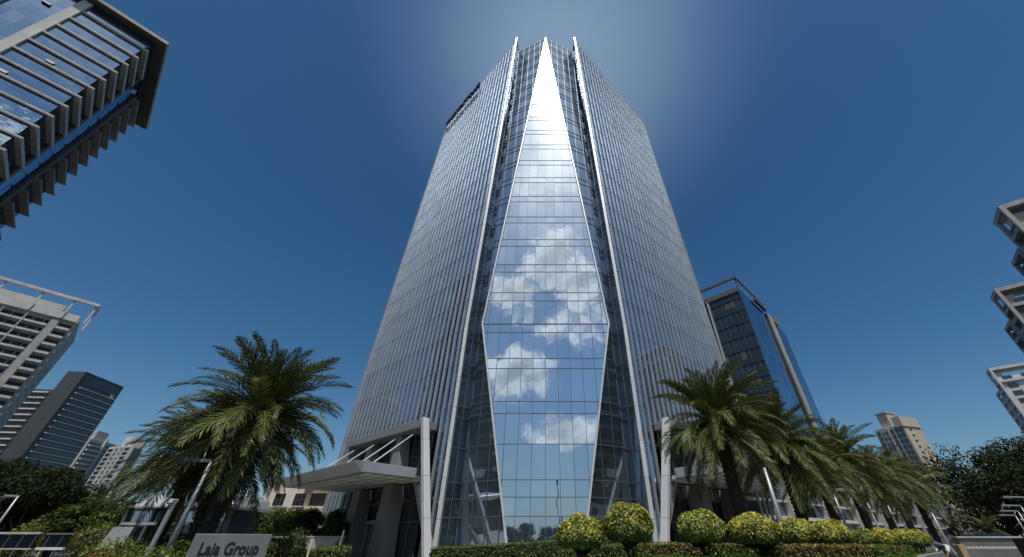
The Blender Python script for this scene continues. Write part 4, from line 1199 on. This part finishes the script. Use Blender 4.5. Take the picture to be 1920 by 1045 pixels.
def bush(loc, r, h, label, cols, leaf=.14, n=1800, cat='bush', group=None, name='bush'):
    root = empty(name, loc); tag(root, label, cat, group)
    t = MB()
    for k in range(5):
        a = k*1.3; t.tube([(0, 0, -.05), (math.cos(a)*r*.5, math.sin(a)*r*.5, h*.7)], [.04, .02], 5)
    t.build('stem', M['bark'], root)
    inner_blob('inner_foliage', root, (0, 0, h*.5), (r*.7, r*.7, h*.4), int(r*10))
    d = sphere_pts(n); k = .7+.4*RNG.random((n, 1))
    P = d*k*np.array([r, r, h*.52])+np.array([0, 0, h*.52]); V, Q = leaf_quads(P, d+np.array([0, 0, .4]), leaf, .5, .7)
    mesh_arrays('foliage', V, Q, palette(n, cols), M['leaf'], root)
    return root
bush((-18.6, 33.4, 0), .95, 2.3, 'small round-headed clipped bush by the low grey wall', GREENS, .14, 1500)
bush((-16.2, 35.5, 0), .5, 1.7, 'small potted-looking shrub beside a white marker post', HG, .12, 700)
bush((-18.4, 19.6, 0), 1.2, 1.65, 'yellow-green spreading shrub before the gatehouse base', HG+HY, .13, 2000)
bush((-13.6, 15.8, 0), 1.1, 1.45, 'leafy green shrub behind the grey lamp post foot', HG, .12, 1600)
bush((-14.7, 15.7, 0), 1.0, 1.3, 'reddish-green shrub at the bottom left corner of the gatehouse', HR+HG, .13, 1800)
bush((-40.0, 40.5, 0), 2.2, 2.9, 'bright yellow-green shrub beside the glass fence', HY+HG, .2, 1800)
bush((-46.0, 39.5, 0), 1.2, 3.0, 'small yellow-leaved shrub above the glass fence top', HY, .18, 900)

# tips of leaves in front of the sign
n = 240
fx = empty('ornamental_grass', (-9.2, 12.2, 0)); tag(fx, 'thin yellow-green blades in front of the name sign', 'ornamental grass')
bx = MB()
for i in range(n):
    x = random.uniform(-1.6, 2.2); y = random.uniform(-.3, .3); a = random.uniform(-.5, .5); hh = random.uniform(1.02, 1.32)
    bx.face([(x-.012, y, 0), (x+.012, y, 0), (x+a*.25+.01, y, hh*.8), (x+a*.25-.01, y, hh*.8)], 0, (.25, .26, .05))
    bx.face([(x+a*.25-.01, y, hh*.8), (x+a*.25+.01, y, hh*.8), (x+a*.45, y, hh), (x+a*.45-.004, y, hh)], 0, (.34, .32, .06))
bx.build('blades', M['leaf'], fx)

# ================================================================== TREES
make_tree('broadleaf_tree', (-58, 43, 0), 8.6, 6.0, 'dark spreading tree at far left behind the glass fence', cols=DARKS, leaf=.38, nblob=36, per=420, seed=3, trunk_h=.2)
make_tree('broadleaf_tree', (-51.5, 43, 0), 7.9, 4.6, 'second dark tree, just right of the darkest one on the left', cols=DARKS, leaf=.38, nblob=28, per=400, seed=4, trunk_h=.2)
G1 = 'green trees behind the gatehouse'
for i, (x, y, h, r_, lb) in enumerate(((-59, 50, 5.2, 4.5, 'rounded green tree under the pale apartment towers'), (-51, 50, 5.0, 4.2, 'green tree left of the gatehouse roof, below the white tower'), (-45.5, 44, 5.4, 3.6, 'bushy green tree right behind the gatehouse left end'),
                                       (-66, 60, 6.0, 5, 'darker far tree between dark tree and pale towers'), (-47, 43, 3.9, 3.0, 'low leafy tree behind the right end of glass fence'))):
    make_tree('broadleaf_tree', (x, y, 0), h, r_, lb, 'tree', G1, GREENS, .34, 26, 360, .2, seed=10+i)
G2 = 'trees in front of the cream block'
for i, (x, y, h, r_, lb) in enumerate(((-29, 44, 4.3, 2.8, 'green tree right of the left palm trunks'), (-25.5, 46, 4.4, 2.6, 'leafy tree below the windows of the cream block'), (-31.5, 52, 4.8, 3.0, 'tree behind, left of the cream block'),
                                       (-23, 49, 4.9, 2.4, 'tree against the shaded balconies beside the canopy'), (-20.5, 43, 3.6, 1.8, 'small tree nearest the left entrance canopy'))):
    make_tree('broadleaf_tree', (x, y, 0), h, r_, lb, 'tree', G2, GREENS, .27, 24, 300, .18, seed=20+i)
G3 = 'dark trees at the right edge'
for i, (x, y, h, r_, lb) in enumerate(((59, 56, 12.5, 6.5, 'dark tree right behind the last palm'), (70, 58, 15, 7.5, 'tallest dark tree under the beige tower'), (82, 60, 14.5, 7.5, 'broad dark tree toward the right edge'),
                                       (93, 60, 13, 7.5, 'dark tree at the extreme right edge'), (66, 50, 8.5, 5, 'low dark tree above the grey wall, left part'), (77, 50, 8.0, 5, 'low dark tree above the grey wall, right part'), (100, 70, 13, 8, 'farthest dark tree in the right corner'))):
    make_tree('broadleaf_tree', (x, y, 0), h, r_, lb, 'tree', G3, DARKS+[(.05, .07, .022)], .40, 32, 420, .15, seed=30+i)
for i, (x, y, lb) in enumerate(((44, 44, 'small fan palm with bright arching leaves left of the dark trees'), (41.5, 45, 'small fan palm beside the end of the glazed annex'))):
    p = make_palm((x, y, 0), 2.6, lb, 'small palms by the annex', .55, 60+i, 24)
# behind the viewer, seen in the mirror glass
for i, (x, y, h) in enumerate(((-9, -26, 8), (-4, -30, 8.5), (1.5, -27, 7), (7, -28, 9), (-16, -30, 9), (14, -32, 8))):
    make_tree('broadleaf_tree', (x, y, 0), h*.62, 3.2, ['tree mirrored at the left foot of the centre glass', 'taller tree mirrored near the middle of the centre glass', 'low tree mirrored at the middle foot of the glass', 'tall pointed tree mirrored at the right foot of the glass', 'tree mirrored far left in the side glass', 'tree mirrored far right in the side glass'][i], 'tree', 'trees mirrored in the glass', DARKS, .4, 16, 160, .25, seed=50+i)
pl = MB(); pl.tube([(3.0, -30, 0), (3.0, -30, 13)], [.22, .08], 8); pl.tube([(3, -30, 12.4), (3, -30, 13.6)], .3, 8)
tag(pl.build('light_mast', M['concrete_d']), 'tall thin mast mirrored in the lower centre glass', 'mast')

# ================================================================== LAMPS AND POSTS
def lamp(x, y, h, r=.085, arm=(-1.05, .1), label='', name='street_lamp', group='lamp posts'):
    o = empty(name, (x, y, 0)); tag(o, label, 'lamp post', group)
    p = MB(); p.tube([(0, 0, 0), (0, 0, h*.5), (0, 0, h)], [r*1.2, r, r*.7], 12); p.build('pole', M['pole'], o, smooth=True)
    b = MB(); b.box(-r*2.6, r*2.6, -r*2.6, r*2.6, 0, .06); b.build('base_plate', M['pole'], o)
    if arm:
        a = MB(); v = Vector((arm[0], arm[1], .05)); d = v.normalized(); s_ = d.cross(Vector((0, 0, 1)))
        a.bar((0, 0, h-.06), tuple(Vector((0, 0, h-.06))+v), s_, (0, 0, 1), r*1.6, .1, w2=r*1.2); a.build('arm', M['pole'], o)
        l = MB(); e = Vector((0, 0, h-.10))+v*.62; l.bar(tuple(e), tuple(e+v*.5), s_, (0, 0, -1), .2, .06); l.build('lamp_head', M['alu_dark'], o)
    return o
lamp(-.832*16.8, 16.8, 4.35, .10, (-1.15, .0), 'thick grey lamp post with short left arm, in front of left palms')
lamp(.539*18.0, 18.0, 4.25, .09, None, 'slim grey lamp post between fourth and fifth topiary balls')
lamp(.684*26, 26, 4.2, .08, (.7, 0), 'lamp post behind the brightest topiary ball, in front of the annex')
lamp(.755*31, 31, 3.9, .075, None, 'thin post behind the dark green topiary ball')
lamp(.80*34, 34, 3.9, .075, None, 'thin post above the flat yellow topiary balls')
lamp(.894*30, 30, 3.2, .06, None, 'thin post rising beside the stooping gardener')
lamp(PX(0, 985, 30).x-.2, 30, PX(33, 930, 30).z, .075, (-1.0, .0), 'lamp post with short arm against the dark tree at far left')
lamp(PX(188, 972, 45).x-.6, 45, PX(225, 905, 45).z, .09, (-1.4, .0), 'tall thin lamp post before the white lattice tower')
lamp(-.455*52*1.02, 52, 8.6, .09, None, 'thin white mast left of the cream block')
for i, (x, y) in enumerate(((1903, 966), (1908, 958), (1913, 948), (1919, 932))):
    Yd = 52-i*4; q = PX(x, y, Yd); lamp(q.x, Yd, q.z, .07, (-1.9, 0), ['lowest of the four lamp posts at the right edge', 'second lowest of four lamp posts at right edge', 'second highest lamp post at the right edge', 'highest lamp post at the right edge, arm pointing left'][i], group='lamp posts at the right edge')
# security camera post beside lamp (with striped bark look): slender timber post
cp = empty('camera_post', (-.872*15.6, 15.6, 0)); tag(cp, 'weathered slanting-looking post carrying a small white security camera', 'camera post')
m = MB(); m.tube([(0, 0, 0), (0, 0, 2.75)], [.09, .075], 10); m.build('pole', M['pole'], cp)
m = MB(); m.box(-.10, .05, -.16, .1, 2.72, 2.86); m.box(-.2, -.1, -.1, .05, 2.6, 2.7); m.build('camera_head', M['white_p'], cp, bevel=.02)

# flagless white guy posts near the low wall
for i, (x, y, h, lb) in enumerate(((-17.2, 33.0, 1.8, 'short white marker post left of the round bush'), (-15.6, 34.2, 2.3, 'short white marker post right of the round bush'))):
    m = MB(); m.tube([(0, 0, 0), (0, 0, h)], .07, 8); o = m.build('marker_post', M['white_p']); o.location = (x, y, 0); tag(o, lb, 'post', 'white marker posts')

# ================================================================== NAME SIGN
A = Vector((-.787*14, 14, 0)); B = Vector((-.614*15.3, 15.3, 0)); d = (B-A).normalized(); n_ = Vector((d.y, -d.x, 0)); Ls = (B-A).length
sn = empty('name_sign', A, math.atan2(d.y, d.x)); tag(sn, 'grey slab sign reading Laja Group on the lawn at lower left', 'sign')
boxes('slab', M['sign'], sn, [(0, Ls, 0, .35, 0, EYE+.20)], bevel=.012)
tx = bpy.data.curves.new('lettering', 'FONT'); tx.body = 'Laja Group'; tx.size = .46; tx.extrude = .006; tx.align_x = 'CENTER'; tx.align_y = 'CENTER'; tx.offset = .009
tmp = bpy.data.objects.new('tmp_text', tx); COL.objects.link(tmp); bpy.context.view_layer.update()
lme = bpy.data.meshes.new_from_object(tmp.evaluated_get(bpy.context.evaluated_depsgraph_get())); bpy.data.objects.remove(tmp); bpy.data.curves.remove(tx)
lme.materials.clear(); lme.materials.append(M['black'])
wt = max(v.co.x for v in lme.vertices)-min(v.co.x for v in lme.vertices)
to = link('lettering', lme, sn); to.location = (Ls*.50, -.012, EYE-.20); to.rotation_euler = (PI/2, 0, 0)
to.scale = (Ls*.76/wt, 1, 1)

# ================================================================== GLASS FENCE, WALLS, BARRIER
gf = empty('glass_fence', (-60, 38, 0)); tag(gf, 'grey-topped glass fence panels at the lower left edge', 'fence')
zt1 = 2.25
boxes('coping', M['concrete'], gf, [(-6, 16.9, -.1, .15, zt1-.14, zt1)]); boxes('coping', M['concrete_d'], gf, [(17.4, 19.8, -.1, .15, zt1-.18, zt1-.06)])
for (a_, b_) in ((-6, 16.8), (17.4, 19.6)):
    gp = MB(); pane_wall(gp, 'x', 0, a_, b_, 1.15, zt1-.2, max(1, int((b_-a_)/1.1)), 1, 1); gp.build('glass_panel', M['blue_glass'], gf)
for i in range(23):
    x_ = -6+i*1.13; boxes('post', M['alu_dark'] if i % 3 else M['tan'], gf, [(x_, x_+.12, -.08, .08, 0, 1.04)]); boxes('stanchion', M['alu_dark'], gf, [(x_, x_+.05, -.05, -.01, 1.15, zt1-.141)])
boxes('bottom_rail', M['concrete'], gf, [(2, 16.9, -.08, .1, 1.05, 1.14)]); boxes('bottom_rail', M['white_p'], gf, [(17.3, 19.6, -.12, .1, 1.02, 1.2)])

lw = empty('low_grey_wall', (-22, 37, 0)); tag(lw, 'low grey boundary wall behind the round bush left of the entrance', 'wall')
boxes('wall', M['concrete'], lw, [(-6, 5.2, 0, .3, 0, 1.88)]); boxes('coping', M['concrete'], lw, [(-6.1, 5.3, -.06, .36, 1.882, 1.96)])
cw = empty('concrete_wall', (28, 31, 0)); tag(cw, 'long plain grey concrete wall below the dark trees on the right', 'wall')
za = PX(1850, 1009, 33).z
boxes('wall', M['concrete_d'], cw, [(PX(1795, 1009, 33).x-28, PX(1912, 1009, 33).x-28, 2, 2.5, 0, za)], bevel=.05)
boxes('coping', M['concrete'], cw, [(PX(1795, 1009, 33).x-28.1, PX(1912, 1009, 33).x-27.9, 1.9, 2.6, za, za+.1)])
pc = empty('gate_pillar', (PX(1916, 1015, 24).x+.5, 24, 0)); tag(pc, 'dark gate pillar with a red light box at the lower right corner', 'pillar')
boxes('shaft', M['black'], pc, [(-.55, .9, -.2, .4, 0, 1.75)])
boxes('red_box', M['red'], pc, [(-.62, -.1, -.42, -.21, 1.05, 1.5)], bevel=.05); boxes('cap', M['white_p'], pc, [(-.6, -.2, -.4, -.22, 1.505, 1.58)])
bbm = empty('boom_barrier', (PX(1806, 1027, 22).x, 22, 0)); tag(bbm, 'thin white dashed barrier arm across the grey wall', 'barrier')
Lb = PX(1906, 1027, 22).x-PX(1806, 1027, 22).x; zb = PX(1850, 1027, 22).z
m = MB(); m2 = MB()
k = 26
for i in range(k):
    (m if i % 2 == 0 else m2).box(Lb*i/k, Lb*(i+1)/k-.002, -.03, .03, zb-.045, zb+.045)
m.build('arm', M['white_p'], bbm); m2.build('arm_stripes', M['concrete'], bbm)
boxes('post', M['tan'], bbm, [(-.32, -.02, -.15, .15, 0, zb+.12)], bevel=.02)
# parked car glimpsed above the wall (dark blue roof) 
car = empty('parked_car', (PX(1842, 1002, 42).x, 42, 0)); tag(car, 'dark blue vehicle roof just above the grey wall under the trees', 'car')
bcar = MB()
pr = [(-2.1, .5), (-2.1, 1.2), (-1.5, 1.35), (-1.0, 2.15), (1.2, 2.2), (1.9, 1.4), (2.3, 1.25), (2.3, .5)]
nA = len(pr)
for sgn in (0,):
    f0 = [(x, -.9, z_) for x, z_ in pr]; f1 = [(x, .9, z_) for x, z_ in pr]
    bcar.face(f0); bcar.face(f1[::-1])
    for i in range(nA): bcar.face([f0[i], f0[(i+1) % nA], f1[(i+1) % nA], f1[i]][::-1])
M['navy'] = mat_plain('navy_paint', (.012, .04, .09), .35, 0, .2, 1)
bcar.build('body', M['navy'], car); 
wn = MB(); wn.face([(-1.35, -.91, 1.45), (1.5, -.91, 1.45), (1.1, -.91, 2.05), (-.95, -.91, 2.05)]); wn.build('window', M['dark_glass'], car)
for x in (-1.3, 1.4):
    for y_ in (-.92, .72):
        w = MB(); w.tube([(x, y_, .38), (x, y_+.2, .38)], .38, 16); w.build('wheel', M['black'], car)

# ================================================================== PEOPLE
def skin_mesh(name, joints, edges, radii, mat, parent, sub=2):
    bm = bmesh.new(); ly = bm.verts.layers.skin.verify(); vs = [bm.verts.new(j) for j in joints]
    for a, b in edges: bm.edges.new((vs[a], vs[b]))
    for v, r_ in zip(vs, radii): v[ly].radius = r_ if isinstance(r_, tuple) else (r_, r_)
    vs[0][ly].use_root = True
    me = bpy.data.meshes.new(name); bm.to_mesh(me); bm.free(); me.materials.append(mat)
    o = link(name, me, parent); sk = o.modifiers.new('skin', 'SKIN'); sk.use_smooth_shade = True
    s_ = o.modifiers.new('sub', 'SUBSURF'); s_.levels = sub; s_.render_levels = sub
    return o

def person(loc, rz, label, pose, shirt, trousers, cap=None, zoff=0.):
    root = empty('person', loc, rz); tag(root, label, 'person')
    J = pose
    names = list(J.keys()); idx = {k: i for i, k in enumerate(names)}
    E = [('pelvis', 'chest'), ('chest', 'neck'), ('neck', 'head'), ('head', 'crown'),
         ('chest', 'shL'), ('shL', 'elL'), ('elL', 'wrL'), ('wrL', 'haL'), ('chest', 'shR'), ('shR', 'elR'), ('elR', 'wrR'), ('wrR', 'haR'),
         ('pelvis', 'hiL'), ('hiL', 'knL'), ('knL', 'anL'), ('anL', 'toL'), ('pelvis', 'hiR'), ('hiR', 'knR'), ('knR', 'anR'), ('anR', 'toR')]
    rad = dict(pelvis=(.14, .11), chest=(.16, .11), neck=.055, head=(.08, .095), crown=(.075, .085), shL=.06, shR=.06, elL=.042, elR=.042, wrL=.03, wrR=.03, haL=(.035, .018), haR=(.035, .018),
               hiL=.085, hiR=.085, knL=.058, knR=.058, anL=.04, anR=.04, toL=(.045, .03), toR=(.045, .03))
    # fingers
    JJ = dict(J); EE = list(E); RR = dict(rad)
    for s_ in 'LR':
        h = Vector(J['ha'+s_]); w = Vector(J['wr'+s_]); d = (h-w).normalized(); sd = d.cross(Vector((0, 1, 0)))
        sd = sd.normalized() if sd.length > .1 else Vector((1, 0, 0))
        for k, (off, ln) in enumerate(((-.028, .07), (-.009, .085), (.01, .08), (.028, .062))):
            JJ['f%d%s' % (k, s_)] = tuple(h+sd*off+d*ln*.6); RR['f%d%s' % (k, s_)] = .009; EE.append(('ha'+s_, 'f%d%s' % (k, s_)))
        JJ['th'+s_] = tuple(w.lerp(h, .4)+sd*.06+d*.03); RR['th'+s_] = .010; EE.append(('wr'+s_, 'th'+s_))
    nm = list(JJ.keys()); ix = {k: i for i, k in enumerate(nm)}
    skin_mesh('body', [JJ[k] for k in nm], [(ix[a], ix[b]) for a, b in EE], [RR[k] for k in nm], M['skin'], root)
    sk = ['pelvis', 'chest', 'shL', 'elL', 'shR', 'elR', 'neckb']
    P = dict(J); P['neckb'] = tuple(Vector(J['chest']).lerp(Vector(J['neck']), .6))
    r2 = dict(pelvis=(.165, .135), chest=(.19, .14), shL=.085, shR=.085, elL=.062, elR=.062, neckb=.08)
    ixs = {k: i for i, k in enumerate(sk)}
    skin_mesh('shirt', [P[k] for k in sk], [(ixs[a], ixs[b]) for a, b in (('pelvis', 'chest'), ('chest', 'shL'), ('shL', 'elL'), ('chest', 'shR'), ('shR', 'elR'), ('chest', 'neckb'))], [r2[k] for k in sk], shirt, root)
    tk = ['pelvis', 'hiL', 'knL', 'anL', 'hiR', 'knR', 'anR']; r3 = dict(pelvis=(.16, .13), hiL=.11, hiR=.11, knL=.08, knR=.08, anL=.065, anR=.065)
    ixt = {k: i for i, k in enumerate(tk)}
    skin_mesh('trousers', [J[k] for k in tk], [(ixt[a], ixt[b]) for a, b in (('pelvis', 'hiL'), ('hiL', 'knL'), ('knL', 'anL'), ('pelvis', 'hiR'), ('hiR', 'knR'), ('knR', 'anR'))], [r3[k] for k in tk], trousers, root)
    # hair or cap
    hd = Vector(J['head']).lerp(Vector(J['crown']), .75); up = (Vector(J['crown'])-Vector(J['head'])).normalized()
    bm = bmesh.new(); bmesh.ops.create_uvsphere(bm, u_segments=16, v_segments=10, radius=.115)
    bmesh.ops.delete(bm, geom=[v for v in bm.verts if v.co.z < -.02], context='VERTS')
    if cap:
        bmesh.ops.create_circle(bm, cap_ends=True, segments=14, radius=.09, matrix=Matrix.Translation((0, -.11, -.01)))
    me = bpy.data.meshes.new('cap' if cap else 'hair'); bm.to_mesh(me); bm.free(); me.materials.append(cap or M['hair'])
    h = link('cap' if cap else 'hair', me, root); h.location = hd; h.rotation_euler = up.to_track_quat('Z', 'Y').to_euler()
    # face
    fc = MB(); c = Vector(J['head'])+up*.02
    fwd = Vector((0, -1, 0)); fwd = (fwd-up*fwd.dot(up)).normalized(); sd = up.cross(fwd)
    fc.hexa([c+fwd*.09-sd*.012-up*.03, c+fwd*.09+sd*.012-up*.03, c+fwd*.12+sd*.01-up*.03, c+fwd*.12-sd*.01-up*.03, c+fwd*.09-sd*.006+up*.02, c+fwd*.09+sd*.006+up*.02, c+fwd*.1+sd*.005+up*.02, c+fwd*.1-sd*.005+up*.02])
    fc.build('nose', M['skin'], root)
    ey = MB()
    for k in (-1, 1): ey.bar(tuple(c+fwd*.088+sd*k*.03+up*.025), tuple(c+fwd*.088+sd*k*.045+up*.025), up, fwd, .014, .01)
    ey.build('eyes', M['black'], root)
    return root
stand = dict(pelvis=(0, 0, .95), chest=(0, .0, 1.28), neck=(0, 0, 1.44), head=(0, -.01, 1.54), crown=(0, -.01, 1.63), shL=(.18, 0, 1.36), elL=(.24, .0, 1.10), wrL=(.25, -.08, .86), haL=(.25, -.1, .78),
             shR=(-.18, 0, 1.36), elR=(-.24, .02, 1.10), wrR=(-.22, -.12, .90), haR=(-.21, -.15, .82), hiL=(.09, 0, .88), knL=(.10, -.03, .48), anL=(.11, 0, .09), toL=(.12, -.14, .04),
             hiR=(-.09, 0, .88), knR=(-.10, -.02, .48), anR=(-.12, .04, .09), toR=(-.13, -.1, .04))
bend = dict(pelvis=(0, .25, .95), chest=(0, -.10, 1.30), neck=(0, -.27, 1.38), head=(0, -.38, 1.38), crown=(0, -.47, 1.36), shL=(.18, -.16, 1.30), elL=(.22, -.34, 1.10), wrL=(.16, -.50, .92), haL=(.15, -.56, .86),
            shR=(-.18, -.16, 1.30), elR=(-.22, -.34, 1.08), wrR=(-.14, -.52, .96), haR=(-.13, -.58, .90), hiL=(.10, .24, .86), knL=(.11, .12, .47), anL=(.12, .25, .09), toL=(.12, .11, .04),
            hiR=(-.10, .24, .86), knR=(-.11, .16, .47), anR=(-.12, .30, .09), toR=(-.12, .16, .04))
pt = empty('potted_plant', (PX(640, 1030, 40.5).x, 40.5, 0)); tag(pt, 'potted leafy plant standing in the dark left entrance beside the person', 'potted plant')
m = MB(); m.tube([(0, 0, 0), (0, 0, .6)], [.22, .32], 14); m.build('pot', M['concrete_d'], pt)
m = MB(); m.tube([(0, 0, .5), (.03, 0, 1.1)], .03, 6); m.build('stem', M['bark'], pt)
dd = sphere_pts(500); V, Q = leaf_quads(dd*np.array([.38, .38, .5])*(.6+.4*RNG.random((500, 1)))+np.array([0, 0, 1.25]), dd, .16, .4, .6)
mesh_arrays('foliage', V, Q, palette(500, HG), M['leaf'], pt)
q = PX(612, 1030, 40)
person((q.x, 40, 0), .2, 'person in light shirt and cap standing at the dark left entrance', stand, M['white_cloth'], M['dark_cloth'], M['white_cloth'])
q = PX(1755, 1020, 19.2)
person((q.x+.35, 19.2, .12), -PI/2+.25, 'gardener bending over in white shirt and blue cap beside the planter wall', bend, M['white_cloth'], M['dark_cloth'], M['blue_p'])
